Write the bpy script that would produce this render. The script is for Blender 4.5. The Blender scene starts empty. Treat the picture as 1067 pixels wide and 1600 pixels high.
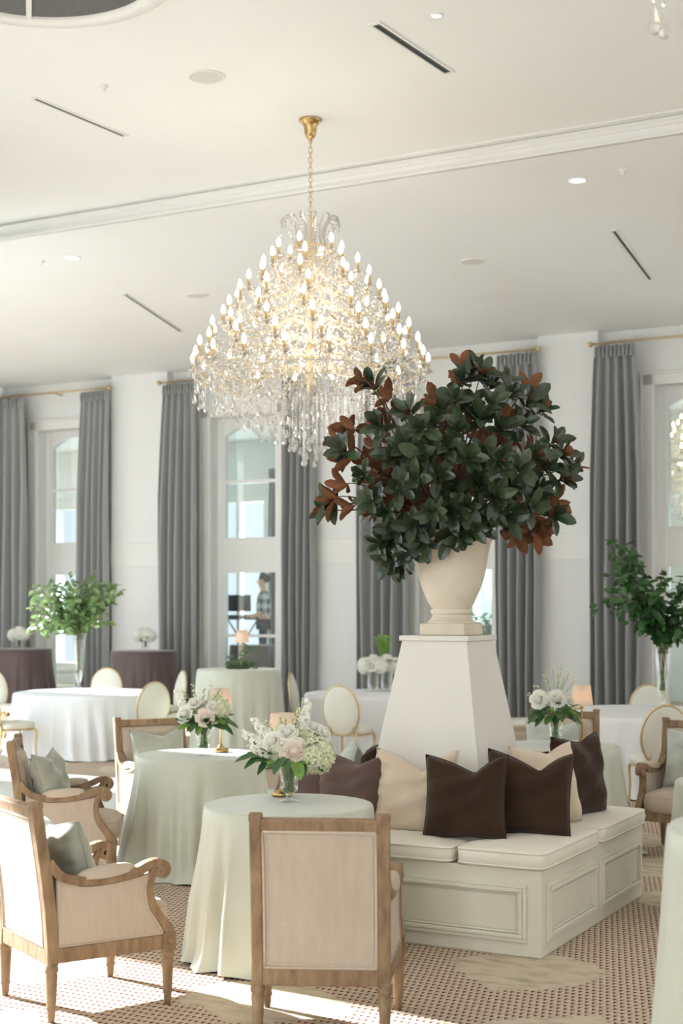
import bpy, bmesh, math, random
from math import sin, cos, pi, radians, sqrt, atan2, exp
from mathutils import Vector, Matrix, Euler
random.seed(7)
S = bpy.context.scene
COL = S.collection
# ------------------------------------------------------------------ camera, world, sun, daylight, exposure
F = 2222.9; CX = 533.5; HY = 950.0; H = 1.8            # focal length in pixels, principal column, horizon row, eye height
RZ = radians(-28)                                      # the room's long axis against the view
CU, SU = cos(RZ), sin(RZ)
def W(u, v, z=0.0): return Vector((CU*u - SU*v, SU*u + CU*v, z))
cam = bpy.data.cameras.new('camera'); camo = bpy.data.objects.new('camera', cam); COL.objects.link(camo)
camo.location = (0, 0, H); camo.rotation_euler = (pi/2, 0, 0)
cam.sensor_fit = 'HORIZONTAL'; cam.sensor_width = 24; cam.lens = F*24/1067; cam.shift_y = (HY-800)/1067
cam.dof.use_dof = True; cam.dof.focus_distance = 8.0; cam.dof.aperture_fstop = 2.6
cam.clip_end = 200
S.camera = camo
wd = bpy.data.worlds.new('daylight_sky'); S.world = wd; wd.use_nodes = True
bg = wd.node_tree.nodes['Background']; bg.inputs[0].default_value = (0.80, 0.90, 1.0, 1); bg.inputs[1].default_value = 2.2
sun = bpy.data.lights.new('sun', 'SUN'); suno = bpy.data.objects.new('sun', sun); COL.objects.link(suno)
sun.energy = 46.0; sun.color = (0.98, 0.99, 1.0); sun.angle = radians(0.9)
suno.rotation_euler = Vector((0.81, -0.58, -0.996*0.47)).to_track_quat('-Z', 'Y').to_euler()
def opening_light(name, u, v, z, w, h, direction, power, color):
    l = bpy.data.lights.new(name, 'AREA'); o = bpy.data.objects.new(name, l); COL.objects.link(o)
    l.shape = 'RECTANGLE'; l.size = w; l.size_y = h; l.energy = power; l.color = color
    o.location = W(u, v, z)
    d = W(*direction)
    o.rotation_euler = d.to_track_quat('-Z', 'Z').to_euler()
    return o
LEFT_WIN = [(-2.2, 1.5, 3.88), (2.1, 1.5, 3.88), (6.0, 1.45, 3.88), (9.5, 1.2, 3.3)]        # centre along the wall, width, head height
ADDED_RETURN_WIN = [(-15.6, 1.2), (-12.3, 1.8)]  # added windows in the unseen return wall, to light the back wall
FAR_WIN = [(13.0, 0.8), (15.45, 1.0), (18.2, 0.9)]
ADDED_REAR_WIN = [-7.6, -3.6, 0.4]  # added windows behind the camera, unseen, for general fill
COOL = (0.74, 0.90, 1.0)
for v, w, h in LEFT_WIN: opening_light('window_daylight', -10.36, v, 1.95, w, 3.3, (1, 0, 0), 140, COOL)
for u, w in ADDED_RETURN_WIN: opening_light('window_daylight', u, 11.06, 2.2, w, 3.8, (0, 1, 0), 145*w, COOL)
for v, w in FAR_WIN: opening_light('window_daylight', -19.26, v, 3.1, w, 5.4, (1, 0, 0), 130, COOL)
for u in ADDED_REAR_WIN: opening_light('window_daylight', u, -5.06, 2.6, 1.8, 4.6, (0, 1, 0), 290, (0.84, 0.94, 1.0))
ADDED_RIGHT_WIN = [(3.0, 60, (1, 0.87, 0.70)), (8.0, 60, (1, 0.87, 0.70)), (12.6, 170, (1, 0.93, 0.82)), (17.2, 320, (0.96, 0.98, 1))]  # added windows in the unseen right wall, brightening and warming that side
for v, e, c in ADDED_RIGHT_WIN: opening_light('window_daylight', 4.06, v, 2.6, 1.8, 4.4, (-1, 0, 0), e, c)
HALL_WIN = [-21.4, -16.9, -10.6, -5.0]
for u in HALL_WIN: opening_light('window_daylight', u, 27.2, 2.3, 1.3, 3.6, (0, -1, 0), 420, COOL)
S.view_settings.view_transform = 'Standard'; S.view_settings.look = 'None'
S.view_settings.gamma = 1.0; S.view_settings.use_curve_mapping = False
S.view_settings.exposure = -0.8
cy = S.cycles
cy.max_bounces = 9; cy.diffuse_bounces = 5; cy.glossy_bounces = 3; cy.transmission_bounces = 4; cy.transparent_max_bounces = 24
cy.caustics_reflective = False; cy.caustics_refractive = False; cy.sample_clamp_indirect = 6.0; cy.use_denoising = True; cy.adaptive_threshold = 0.025

# ------------------------------------------------------------------ placing helpers
def on(px, py, z=0.0):
    "the point at height z that shows at a photo position"
    Y = (H-z)*F/(py-HY); return Vector(((px-CX)/F*Y, Y, z))
def at(px, py, Y): return Vector(((px-CX)/F*Y, Y, H-(py-HY)*Y/F))
def U(px, v):
    x = (px-CX)/F; Y = v/(-SU*x + CU); return Y*(CU*x + SU)
def to_uv(X, Y): return (CU*X + SU*Y, -SU*X + CU*Y)

# ------------------------------------------------------------------ materials
def lin(c): return tuple(((x/255)/12.92 if x/255 <= 0.04045 else ((x/255+0.055)/1.055)**2.4) for x in c) + (1,)
MATS = {}
def mat(name, rgb, rough=0.6, metal=0.0, rgb2=None, scale=8.0, bump=0.0, bscale=60.0, sheen=0.0, stretch=None, spec=0.5, island=0.0, trans=0.0):
    if name in MATS: return MATS[name]
    m = bpy.data.materials.new(name); m.use_nodes = True; nt = m.node_tree; N = nt.nodes; L = nt.links
    b = N['Principled BSDF']; b.inputs['Base Color'].default_value = lin(rgb)
    b.inputs['Roughness'].default_value = rough; b.inputs['Metallic'].default_value = metal
    b.inputs['Specular IOR Level'].default_value = spec
    if sheen: b.inputs['Sheen Weight'].default_value = sheen
    tc = N.new('ShaderNodeTexCoord'); mp = N.new('ShaderNodeMapping'); L.new(tc.outputs['Object'], mp.inputs[0])
    if stretch: mp.inputs['Scale'].default_value = stretch
    if rgb2:
        n = N.new('ShaderNodeTexNoise'); n.inputs['Scale'].default_value = scale; n.inputs['Detail'].default_value = 4
        L.new(mp.outputs[0], n.inputs['Vector'])
        r = N.new('ShaderNodeValToRGB'); r.color_ramp.elements[0].position = 0.32; r.color_ramp.elements[1].position = 0.68
        r.color_ramp.elements[0].color = lin(rgb); r.color_ramp.elements[1].color = lin(rgb2)
        L.new(n.outputs['Fac'], r.inputs[0]); out = r.outputs[0]
        if island:
            oi = N.new('ShaderNodeObjectInfo'); g = N.new('ShaderNodeNewGeometry')
            ad = N.new('ShaderNodeMath'); ad.operation = 'ADD'; L.new(oi.outputs['Random'], ad.inputs[0]); L.new(g.outputs['Random Per Island'], ad.inputs[1])
            fr = N.new('ShaderNodeMath'); fr.operation = 'FRACT'; L.new(ad.outputs[0], fr.inputs[0])
            hs = N.new('ShaderNodeHueSaturation'); mr = N.new('ShaderNodeMapRange'); mr.inputs[3].default_value = 1-island; mr.inputs[4].default_value = 1+island
            L.new(fr.outputs[0], mr.inputs[0]); L.new(mr.outputs[0], hs.inputs['Value']); L.new(out, hs.inputs['Color']); out = hs.outputs[0]
        L.new(out, b.inputs['Base Color'])
    if bump:
        n2 = N.new('ShaderNodeTexNoise'); n2.inputs['Scale'].default_value = bscale; n2.inputs['Detail'].default_value = 3
        L.new(mp.outputs[0], n2.inputs['Vector']); bp = N.new('ShaderNodeBump'); bp.inputs['Strength'].default_value = bump; bp.inputs['Distance'].default_value = 0.01
        L.new(n2.outputs['Fac'], bp.inputs['Height']); L.new(bp.outputs[0], b.inputs['Normal'])
    if trans:
        o = N['Material Output']; t = N.new('ShaderNodeBsdfTranslucent'); mx = N.new('ShaderNodeMixShader'); mx.inputs[0].default_value = trans
        t.inputs[0].default_value = lin(rgb); L.new(b.outputs[0], mx.inputs[1]); L.new(t.outputs[0], mx.inputs[2]); L.new(mx.outputs[0], o.inputs[0])
    MATS[name] = m; return m
def glassy(name, tint=(1, 1, 1), base=0.04, edge=0.7, rough=0.02, gloss=(1, 1, 1)):
    m = bpy.data.materials.new(name); m.use_nodes = True; nt = m.node_tree; N = nt.nodes; L = nt.links
    N.remove(N['Principled BSDF']); o = N['Material Output']
    t = N.new('ShaderNodeBsdfTransparent'); t.inputs[0].default_value = (*tint, 1)
    g = N.new('ShaderNodeBsdfGlossy'); g.inputs['Roughness'].default_value = rough; g.inputs[0].default_value = (*gloss, 1)
    lw = N.new('ShaderNodeLayerWeight'); lw.inputs[0].default_value = 0.35
    mr = N.new('ShaderNodeMapRange'); mr.inputs[3].default_value = base; mr.inputs[4].default_value = edge
    L.new(lw.outputs['Facing'], mr.inputs[0])
    mx = N.new('ShaderNodeMixShader'); L.new(mr.outputs[0], mx.inputs[0]); L.new(t.outputs[0], mx.inputs[1]); L.new(g.outputs[0], mx.inputs[2]); L.new(mx.outputs[0], o.inputs[0])
    MATS[name] = m; return m
def emis(name, rgb, strength, sample=True):
    m = bpy.data.materials.new(name); m.use_nodes = True; b = m.node_tree.nodes['Principled BSDF']
    b.inputs['Base Color'].default_value = lin(rgb); b.inputs['Emission Color'].default_value = lin(rgb); b.inputs['Emission Strength'].default_value = strength
    if not sample: m.cycles.emission_sampling = 'NONE'
    MATS[name] = m; return m
WALL = mat('wall_paint', (237, 238, 236), 0.7, rgb2=(234, 235, 233), scale=1.5)
CEIL = mat('ceiling_paint', (244, 245, 243), 0.8, rgb2=(242, 243, 241), scale=1.0)
TRIM = mat('trim_paint', (238, 238, 234), 0.45, rgb2=(235, 235, 231), scale=2)
CURT = mat('satin_curtain', (160, 161, 161), 0.34, rgb2=(152, 153, 153), scale=3, bump=0.1, bscale=25, stretch=(1, 1, 0.1), sheen=0.4)
BRASS = mat('brass', (204, 174, 122), 0.3, 1.0, rgb2=(188, 158, 106), scale=6)
GOLD = mat('pale_gold', (216, 194, 154), 0.42, 0.8, rgb2=(206, 182, 140), scale=9)
OAK = mat('weathered_oak', (160, 132, 101), 0.6, rgb2=(122, 96, 71), scale=26, bump=0.35, bscale=70, stretch=(1, 1, 0.3))
LINEN = mat('peach_linen', (196, 180, 162), 0.85, rgb2=(188, 171, 152), scale=30, bump=0.12, bscale=250, stretch=(1, 1, 0.2), sheen=0.2)
WELT = mat('linen_welt', (206, 190, 174), 0.85, rgb2=(196, 180, 162), scale=40)
SAGE = mat('sage_satin', (199, 202, 187), 0.42, rgb2=(193, 196, 180), scale=3, bump=0.06, bscale=18, sheen=0.3)
SAGEP = mat('grey_sage_velvet', (160, 162, 148), 0.7, rgb2=(148, 151, 137), scale=8, bump=0.35, bscale=14, sheen=0.6)
WHITEC = mat('white_tablecloth', (236, 237, 238), 0.75, rgb2=(231, 232, 234), scale=3, bump=0.05, bscale=20)
BROWNC = mat('plum_brown_tablecloth', (82, 66, 66), 0.6, rgb2=(74, 59, 59), scale=3, sheen=0.3)
BRVEL = mat('brown_velvet', (64, 46, 34), 0.85, rgb2=(53, 37, 27), scale=5, bump=0.8, bscale=11, sheen=0.12, spec=0.12)
MAVEL = mat('mauve_brown_velvet', (98, 76, 68), 0.8, rgb2=(84, 63, 56), scale=5, bump=0.3, bscale=16, sheen=0.15)
BEVEL_ = mat('beige_velvet', (216, 198, 176), 0.75, rgb2=(206, 187, 163), scale=5, bump=0.2, bscale=16, sheen=0.5)
SILVEL = mat('silver_sage_velvet', (186, 190, 182), 0.7, rgb2=(172, 177, 168), scale=6, bump=0.3, bscale=14, sheen=0.5)
CUSH = mat('cream_cotton', (241, 236, 225), 0.85, rgb2=(236, 230, 217), scale=6, bump=0.25, bscale=9)
BENCH = mat('bench_paint', (230, 226, 213), 0.5, rgb2=(226, 221, 207), scale=2)
COLUMN = mat('column_paint', (226, 223, 215), 0.6, rgb2=(223, 220, 211), scale=2)
STONE = mat('cast_stone', (226, 216, 198), 0.85, rgb2=(214, 202, 182), scale=5, bump=0.25, bscale=50)
VINYL = mat('ivory_vinyl', (226, 225, 212), 0.5, rgb2=(221, 220, 206), scale=4)
GLASS = glassy('clear_glass')
PANE = glassy('window_glass', (0.93, 0.97, 0.95), 0.03, 0.5, 0.0)
def crystal():
    m = bpy.data.materials.new('cut_crystal'); m.use_nodes = True; nt = m.node_tree; N = nt.nodes; L = nt.links
    N.remove(N['Principled BSDF']); t = N.new('ShaderNodeBsdfTransparent'); g = N.new('ShaderNodeBsdfGlossy'); g.inputs['Roughness'].default_value = 0.12
    d = N.new('ShaderNodeBsdfTranslucent'); d.inputs[0].default_value = (0.97, 0.95, 0.92, 1); ge = N.new('ShaderNodeNewGeometry')
    mr = N.new('ShaderNodeMapRange'); mr.inputs[3].default_value = 0.35; mr.inputs[4].default_value = 0.95; L.new(ge.outputs['Random Per Island'], mr.inputs[0])
    a = N.new('ShaderNodeMixShader'); a.inputs[0].default_value = 0.45; L.new(g.outputs[0], a.inputs[1]); L.new(d.outputs[0], a.inputs[2])
    b = N.new('ShaderNodeMixShader'); L.new(mr.outputs[0], b.inputs[0]); L.new(t.outputs[0], b.inputs[1]); L.new(a.outputs[0], b.inputs[2]); L.new(b.outputs[0], N['Material Output'].inputs[0])
    return m
CRYS = crystal()
CRYARM = mat('champagne_crystal_arm', (238, 222, 190), 0.2, 0.35, rgb2=(230, 210, 172), scale=20)
BULB = emis('candle_bulb', (255, 238, 208), 16.0, False)
DOWN = emis('downlight_lens', (255, 248, 232), 5.0)
DARK = mat('vent_shadow', (70, 76, 74), 0.7)
BLACK = mat('black_lacquer', (24, 24, 26), 0.4)
STEM = mat('green_stem', (98, 128, 70), 0.5, rgb2=(78, 108, 54), scale=20)
TWIG = mat('red_brown_twig', (84, 50, 36), 0.6, rgb2=(64, 42, 32), scale=20)
PETAL = mat('white_petal', (252, 251, 244), 0.6, rgb2=(248, 247, 238), scale=20, trans=0.3)
BLUSH = mat('blush_petal', (254, 244, 234), 0.6, rgb2=(252, 238, 224), scale=20, trans=0.3)
HYDR = mat('hydrangea_petal', (240, 240, 214), 0.6, rgb2=(228, 231, 198), scale=14, trans=0.25, island=0.06)
LEAFG = mat('bouquet_leaf', (72, 108, 62), 0.4, rgb2=(54, 88, 52), scale=12, island=0.3, trans=0.2)
LIME = mat('lime_leaf', (134, 172, 84), 0.45, rgb2=(112, 152, 70), scale=12, island=0.2, trans=0.35)
SPRAY = mat('smilax_leaf', (134, 158, 104), 0.4, rgb2=(104, 134, 80), scale=9, island=0.35, trans=0.3)
GREENL = mat('lemon_leaf', (64, 104, 52), 0.35, rgb2=(46, 84, 42), scale=9, island=0.35, trans=0.2)
SHADE = mat('lamp_shade_linen', (252, 240, 228), 0.8, rgb2=(250, 236, 222), scale=60, trans=0.55)
FOAM = mat('dance_floor_vinyl', (222, 226, 224), 0.35, rgb2=(216, 221, 219), scale=1)
# magnolia leaf: glossy green above, rust felt beneath
def magnolia():
    m = bpy.data.materials.new('magnolia_leaf'); m.use_nodes = True; nt = m.node_tree; N = nt.nodes; L = nt.links; b = N['Principled BSDF']
    g = N.new('ShaderNodeNewGeometry'); oi = N.new('ShaderNodeObjectInfo'); tc = N.new('ShaderNodeTexCoord')
    n = N.new('ShaderNodeTexNoise'); n.inputs['Scale'].default_value = 14; L.new(tc.outputs['Object'], n.inputs['Vector'])
    a = N.new('ShaderNodeMix'); a.data_type = 'RGBA'; a.inputs[6].default_value = lin((42, 57, 38)); a.inputs[7].default_value = lin((64, 80, 54)); L.new(n.outputs['Fac'], a.inputs[0])
    c = N.new('ShaderNodeMix'); c.data_type = 'RGBA'; c.inputs[6].default_value = lin((142, 92, 56)); c.inputs[7].default_value = lin((104, 66, 42)); L.new(n.outputs['Fac'], c.inputs[0])
    mx = N.new('ShaderNodeMix'); mx.data_type = 'RGBA'; L.new(g.outputs['Backfacing'], mx.inputs[0]); L.new(a.outputs[2], mx.inputs[6]); L.new(c.outputs[2], mx.inputs[7])
    ad = N.new('ShaderNodeMath'); ad.operation = 'ADD'; L.new(oi.outputs['Random'], ad.inputs[0]); L.new(g.outputs['Random Per Island'], ad.inputs[1])
    fr = N.new('ShaderNodeMath'); fr.operation = 'FRACT'; L.new(ad.outputs[0], fr.inputs[0])
    hs = N.new('ShaderNodeHueSaturation'); mr = N.new('ShaderNodeMapRange'); mr.inputs[3].default_value = 0.5; mr.inputs[4].default_value = 1.3
    L.new(fr.outputs[0], mr.inputs[0]); L.new(mr.outputs[0], hs.inputs['Value']); L.new(mx.outputs[2], hs.inputs['Color']); L.new(hs.outputs[0], b.inputs['Base Color'])
    rg = N.new('ShaderNodeMapRange'); rg.inputs[3].default_value = 0.26; rg.inputs[4].default_value = 0.85; L.new(g.outputs['Backfacing'], rg.inputs[0]); L.new(rg.outputs[0], b.inputs['Roughness'])
    return m
MAGN = magnolia()
# carpet: rows of small dark red darts on sand, with plain mossy lozenges
def carpet():
    m = bpy.data.materials.new('patterned_carpet'); m.use_nodes = True; nt = m.node_tree; N = nt.nodes; L = nt.links; b = N['Principled BSDF']
    b.inputs['Roughness'].default_value = 0.95; b.inputs['Specular IOR Level'].default_value = 0.1
    tc = N.new('ShaderNodeTexCoord'); sp = N.new('ShaderNodeSeparateXYZ'); L.new(tc.outputs['Object'], sp.inputs[0])
    def M(op, a, b_=None, c=None):
        n = N.new('ShaderNodeMath'); n.operation = op
        for i, x in enumerate((a, b_, c)):
            if x is None: continue
            if isinstance(x, (int, float)): n.inputs[i].default_value = x
            else: L.new(x, n.inputs[i])
        return n.outputs[0]
    row = M('DIVIDE', sp.outputs[1], 0.052); rf = M('FLOOR', row); b01 = M('FRACT', row)
    col = M('ADD', M('DIVIDE', sp.outputs[0], 0.033), M('MULTIPLY', rf, 0.5)); a01 = M('FRACT', col)
    wdt = M('MULTIPLY', M('SUBTRACT', b01, 0.05), 0.56)
    tri = M('MULTIPLY', M('LESS_THAN', M('ABSOLUTE', M('SUBTRACT', a01, 0.5)), wdt), M('LESS_THAN', b01, 0.66))
    n1 = N.new('ShaderNodeTexNoise'); n1.inputs['Scale'].default_value = 2.4; n1.inputs['Detail'].default_value = 3; L.new(tc.outputs['Object'], n1.inputs['Vector'])
    # pointed lozenges, staggered
    lv = M('DIVIDE', M('ADD', sp.outputs[1], M('MULTIPLY', n1.outputs['Fac'], 0.35)), 1.05); lr = M('FLOOR', lv); lb = M('ABSOLUTE', M('SUBTRACT', M('FRACT', lv), 0.5))
    lu = M('ADD', M('DIVIDE', M('ADD', sp.outputs[0], M('MULTIPLY', n1.outputs['Fac'], 0.4)), 1.35), M('MULTIPLY', lr, 0.37)); la = M('ABSOLUTE', M('SUBTRACT', M('FRACT', lu), 0.5))
    dist = M('ADD', M('MULTIPLY', la, 1.35), M('MULTIPLY', M('MULTIPLY', lb, lb), 2.6))
    loz = N.new('ShaderNodeValToRGB'); loz.color_ramp.elements[0].position = 0.37; loz.color_ramp.elements[1].position = 0.41
    loz.color_ramp.elements[0].color = (1, 1, 1, 1); loz.color_ramp.elements[1].color = (0, 0, 0, 1); L.new(dist, loz.inputs[0])
    n2 = N.new('ShaderNodeTexNoise'); n2.inputs['Scale'].default_value = 45; n2.inputs['Detail'].default_value = 5; L.new(tc.outputs['Object'], n2.inputs['Vector'])
    base = N.new('ShaderNodeValToRGB'); base.color_ramp.elements[0].position = 0.35; base.color_ramp.elements[1].position = 0.65
    base.color_ramp.elements[0].color = lin((182, 164, 144)); base.color_ramp.elements[1].color = lin((212, 197, 178)); L.new(n2.outputs['Fac'], base.inputs[0])
    mp = N.new('ShaderNodeMapping'); mp.inputs['Scale'].default_value = (4, 9, 1); L.new(tc.outputs['Object'], mp.inputs[0])
    n3 = N.new('ShaderNodeTexNoise'); n3.inputs['Scale'].default_value = 1.6; n3.inputs['Detail'].default_value = 5; L.new(mp.outputs[0], n3.inputs['Vector'])
    mos = N.new('ShaderNodeValToRGB'); mos.color_ramp.elements[0].position = 0.45; mos.color_ramp.elements[1].position = 0.85
    mos.color_ramp.elements[0].color = lin((206, 192, 170)); mos.color_ramp.elements[1].color = lin((150, 144, 122)); L.new(n3.outputs['Fac'], mos.inputs[0])
    red = M('MULTIPLY', tri, M('SUBTRACT', 1.0, loz.outputs[0]))
    m1 = N.new('ShaderNodeMix'); m1.data_type = 'RGBA'; L.new(loz.outputs[0], m1.inputs[0]); L.new(base.outputs[0], m1.inputs[6]); L.new(mos.outputs[0], m1.inputs[7])
    m2 = N.new('ShaderNodeMix'); m2.data_type = 'RGBA'; L.new(red, m2.inputs[0]); L.new(m1.outputs[2], m2.inputs[6]); m2.inputs[7].default_value = lin((100, 42, 36))
    L.new(m2.outputs[2], b.inputs['Base Color'])
    bp = N.new('ShaderNodeBump'); bp.inputs['Strength'].default_value = 0.3; bp.inputs['Distance'].default_value = 0.006; L.new(n2.outputs['Fac'], bp.inputs['Height']); L.new(bp.outputs[0], b.inputs['Normal'])
    return m
CARPET = carpet()
def plaid():
    m = bpy.data.materials.new('plaid_shirt_cloth'); m.use_nodes = True; nt = m.node_tree; N = nt.nodes; L = nt.links; b = N['Principled BSDF']; b.inputs['Roughness'].default_value = 0.9
    tc = N.new('ShaderNodeTexCoord'); r = None
    for ax in ((14, 0, 0), (0, 0, 11)):
        mp = N.new('ShaderNodeMapping'); mp.inputs['Scale'].default_value = (ax[0], ax[0], ax[2]); L.new(tc.outputs['Object'], mp.inputs[0])
        w = N.new('ShaderNodeTexChecker'); w.inputs['Scale'].default_value = 1.0; w.inputs[1].default_value = lin((206, 212, 214)); w.inputs[2].default_value = lin((54, 70, 80)); L.new(mp.outputs[0], w.inputs['Vector'])
        if r is None: r = w.outputs[0]
        else:
            x = N.new('ShaderNodeMix'); x.data_type = 'RGBA'; x.inputs[0].default_value = 0.5; L.new(r, x.inputs[6]); L.new(w.outputs[0], x.inputs[7]); r = x.outputs[2]
    L.new(r, b.inputs['Base Color']); return m

# ------------------------------------------------------------------ mesh helpers
class MB:
    def __init__(s): s.v = []; s.f = []
    def add(s, vs, fs):
        o = len(s.v); s.v += [tuple(x) for x in vs]; s.f += [tuple(i+o for i in f) for f in fs]; return s
    def box(s, a, b):
        (x0, y0, z0), (x1, y1, z1) = a, b
        return s.add([(x0,y0,z0),(x1,y0,z0),(x1,y1,z0),(x0,y1,z0),(x0,y0,z1),(x1,y0,z1),(x1,y1,z1),(x0,y1,z1)],
                     [(0,3,2,1),(4,5,6,7),(0,1,5,4),(1,2,6,5),(2,3,7,6),(3,0,4,7)])
    def cbox(s, c, d): return s.box([c[i]-d[i]/2 for i in range(3)], [c[i]+d[i]/2 for i in range(3)])
    def lathe(s, prof, n=20, c=(0, 0, 0), cap=True):
        vs = []; fs = []; k = len(prof)
        for r, z in prof:
            for i in range(n):
                t = 2*pi*i/n; vs.append((c[0]+r*cos(t), c[1]+r*sin(t), c[2]+z))
        for j in range(k-1):
            for i in range(n):
                i2 = (i+1) % n; fs.append((j*n+i, j*n+i2, (j+1)*n+i2, (j+1)*n+i))
        if cap:
            fs.append(tuple(reversed(range(n)))); fs.append(tuple((k-1)*n+i for i in range(n)))
        return s.add(vs, fs)
    def tube(s, path, r, n=6, closed=False, cap=True):
        P = [Vector(p) for p in path]; k = len(P); vs = []; fs = []; nrm = None
        for j in range(k):
            if closed: t = P[(j+1) % k]-P[j-1]
            else: t = P[min(j+1, k-1)]-P[max(j-1, 0)]
            t = t.normalized() if t.length > 1e-9 else Vector((0, 0, 1))
            if nrm is None:
                nrm = t.cross(Vector((0, 0, 1)))
                if nrm.length < 1e-3: nrm = t.cross(Vector((1, 0, 0)))
            nrm = (nrm - t*nrm.dot(t)); nrm = nrm.normalized() if nrm.length > 1e-6 else t.orthogonal().normalized()
            bi = t.cross(nrm); rr = r[j] if isinstance(r, (list, tuple)) else r
            for i in range(n):
                a = 2*pi*i/n; vs.append(P[j]+nrm*cos(a)*rr+bi*sin(a)*rr)
        for j in range(k if closed else k-1):
            for i in range(n):
                i2 = (i+1) % n; j2 = (j+1) % k; fs.append((j*n+i, j2*n+i, j2*n+i2, j*n+i2))
        if cap and not closed: fs.append(tuple(range(n))); fs.append(tuple(reversed([(k-1)*n+i for i in range(n)])))
        return s.add(vs, fs)
    def ribbon(s, path, x0, x1, t):
        "rectangular bar swept along a path (y,z) lying across x0..x1, thickness t (number or list)"
        P = [Vector((0, p[0], p[1])) for p in path]; k = len(P); vs = []; fs = []
        for j in range(k):
            d = (P[min(j+1, k-1)]-P[max(j-1, 0)]).normalized(); n = Vector((0, -d.z, d.y)); tt = (t[j] if isinstance(t, (list, tuple)) else t)/2
            for q in ((x0, 1), (x1, 1), (x1, -1), (x0, -1)):
                p = P[j]+n*tt*q[1]; vs.append((q[0], p.y, p.z))
        for j in range(k-1):
            for i in range(4): fs.append((j*4+i, j*4+(i+1) % 4, (j+1)*4+(i+1) % 4, (j+1)*4+i))
        fs.append((0, 3, 2, 1)); fs.append(tuple((k-1)*4+i for i in range(4)))
        return s.add(vs, fs)
    def octa(s, c, r, h=None):
        h = h or r; x, y, z = c
        return s.add([(x+r,y,z),(x,y+r,z),(x-r,y,z),(x,y-r,z),(x,y,z+h),(x,y,z-h)], [(0,1,4),(1,2,4),(2,3,4),(3,0,4),(1,0,5),(2,1,5),(3,2,5),(0,3,5)])
    def patch(s, M4, mb):
        return s.add([M4 @ Vector(v) for v in mb.v], mb.f)
    def mesh(s, name, m=None, smooth=False):
        me = bpy.data.meshes.new(name); me.from_pydata(s.v, [], s.f); me.update()
        if smooth: me.polygons.foreach_set('use_smooth', [True]*len(me.polygons))
        if m: me.materials.append(m)
        return me
    def build(s, name, m, parent=None, smooth=False, bevel=0.0, fix=True, seg=2, sub=0, autos=False):
        me = s.mesh(name, m, smooth)
        if fix:
            bm = bmesh.new(); bm.from_mesh(me); bmesh.ops.recalc_face_normals(bm, faces=bm.faces); bm.to_mesh(me); bm.free()
        o = bpy.data.objects.new(name, me); COL.objects.link(o)
        if parent: o.parent = parent
        if bevel:
            md = o.modifiers.new('bevel', 'BEVEL'); md.width = bevel; md.segments = seg; md.limit_method = 'ANGLE'
        if sub:
            md = o.modifiers.new('sub', 'SUBSURF'); md.levels = sub; md.render_levels = sub
        if autos:
            me.polygons.foreach_set('use_smooth', [True]*len(me.polygons)); me.set_sharp_from_angle(angle=radians(40))
        return o
def put(name, me, parent=None, loc=None, rot=None, sc=None, M4=None):
    o = bpy.data.objects.new(name, me); COL.objects.link(o)
    if parent: o.parent = parent
    if M4 is not None: o.matrix_local = M4
    else:
        if loc is not None: o.location = loc
        if rot is not None: o.rotation_euler = rot
        if sc is not None: o.scale = (sc, sc, sc) if isinstance(sc, (int, float)) else sc
    return o
def tag(o, label, cat, group=None, kind=None):
    o['label'] = label; o['category'] = cat
    if group: o['group'] = group
    if kind: o['kind'] = kind
    return o
def thing(name, label, cat, loc=(0, 0, 0), rz=0.0, group=None):
    o = bpy.data.objects.new(name, None); COL.objects.link(o); o.empty_display_size = 0.1
    o.location = loc; o.rotation_euler = (0, 0, rz); return tag(o, label, cat, group)
def struct(o, label=None):
    o['kind'] = 'structure'
    if label: o['label'] = label
    if o.parent is None: o.rotation_euler = (0, 0, RZ)
    return o
def children(o): return [c for c in bpy.data.objects if c.parent == o]
KIDS = {}
def copy_tree(o, loc=None, rz=None, label=None, group=None, parent=None):
    c = o.copy(); COL.objects.link(c)
    if parent is not None: c.parent = parent
    if loc is not None: c.location = loc
    if rz is not None: c.rotation_euler[2] = rz
    if label: c['label'] = label
    if group: c['group'] = group
    for ch in o.children: copy_tree(ch, parent=c)
    return c
def rnd(a, b): return a+(b-a)*random.random()
def lerp(a, b, t): return a+(b-a)*t
def smooth_path(pts, k=6):
    "Catmull-Rom through points"
    P = [Vector(p) for p in pts]; out = []
    for i in range(len(P)-1):
        p0, p1, p2, p3 = P[max(i-1, 0)], P[i], P[i+1], P[min(i+2, len(P)-1)]
        for j in range(k):
            t = j/k; out.append(0.5*((2*p1)+(p2-p0)*t+(2*p0-5*p1+4*p2-p3)*t*t+(3*p1-p0-3*p2+p3)*t**3))
    out.append(P[-1]); return out
def frame(pos, zdir, xhint=None, sc=1.0):
    z = Vector(zdir).normalized(); x = Vector(xhint) if xhint is not None else z.orthogonal()
    x = (x - z*x.dot(z)); x = x.normalized() if x.length > 1e-6 else z.orthogonal().normalized()
    y = z.cross(x); M = Matrix.Identity(4)
    for i in range(3): M[i][0] = x[i]*sc; M[i][1] = y[i]*sc; M[i][2] = z[i]*sc; M[i][3] = pos[i]
    return M

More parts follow.
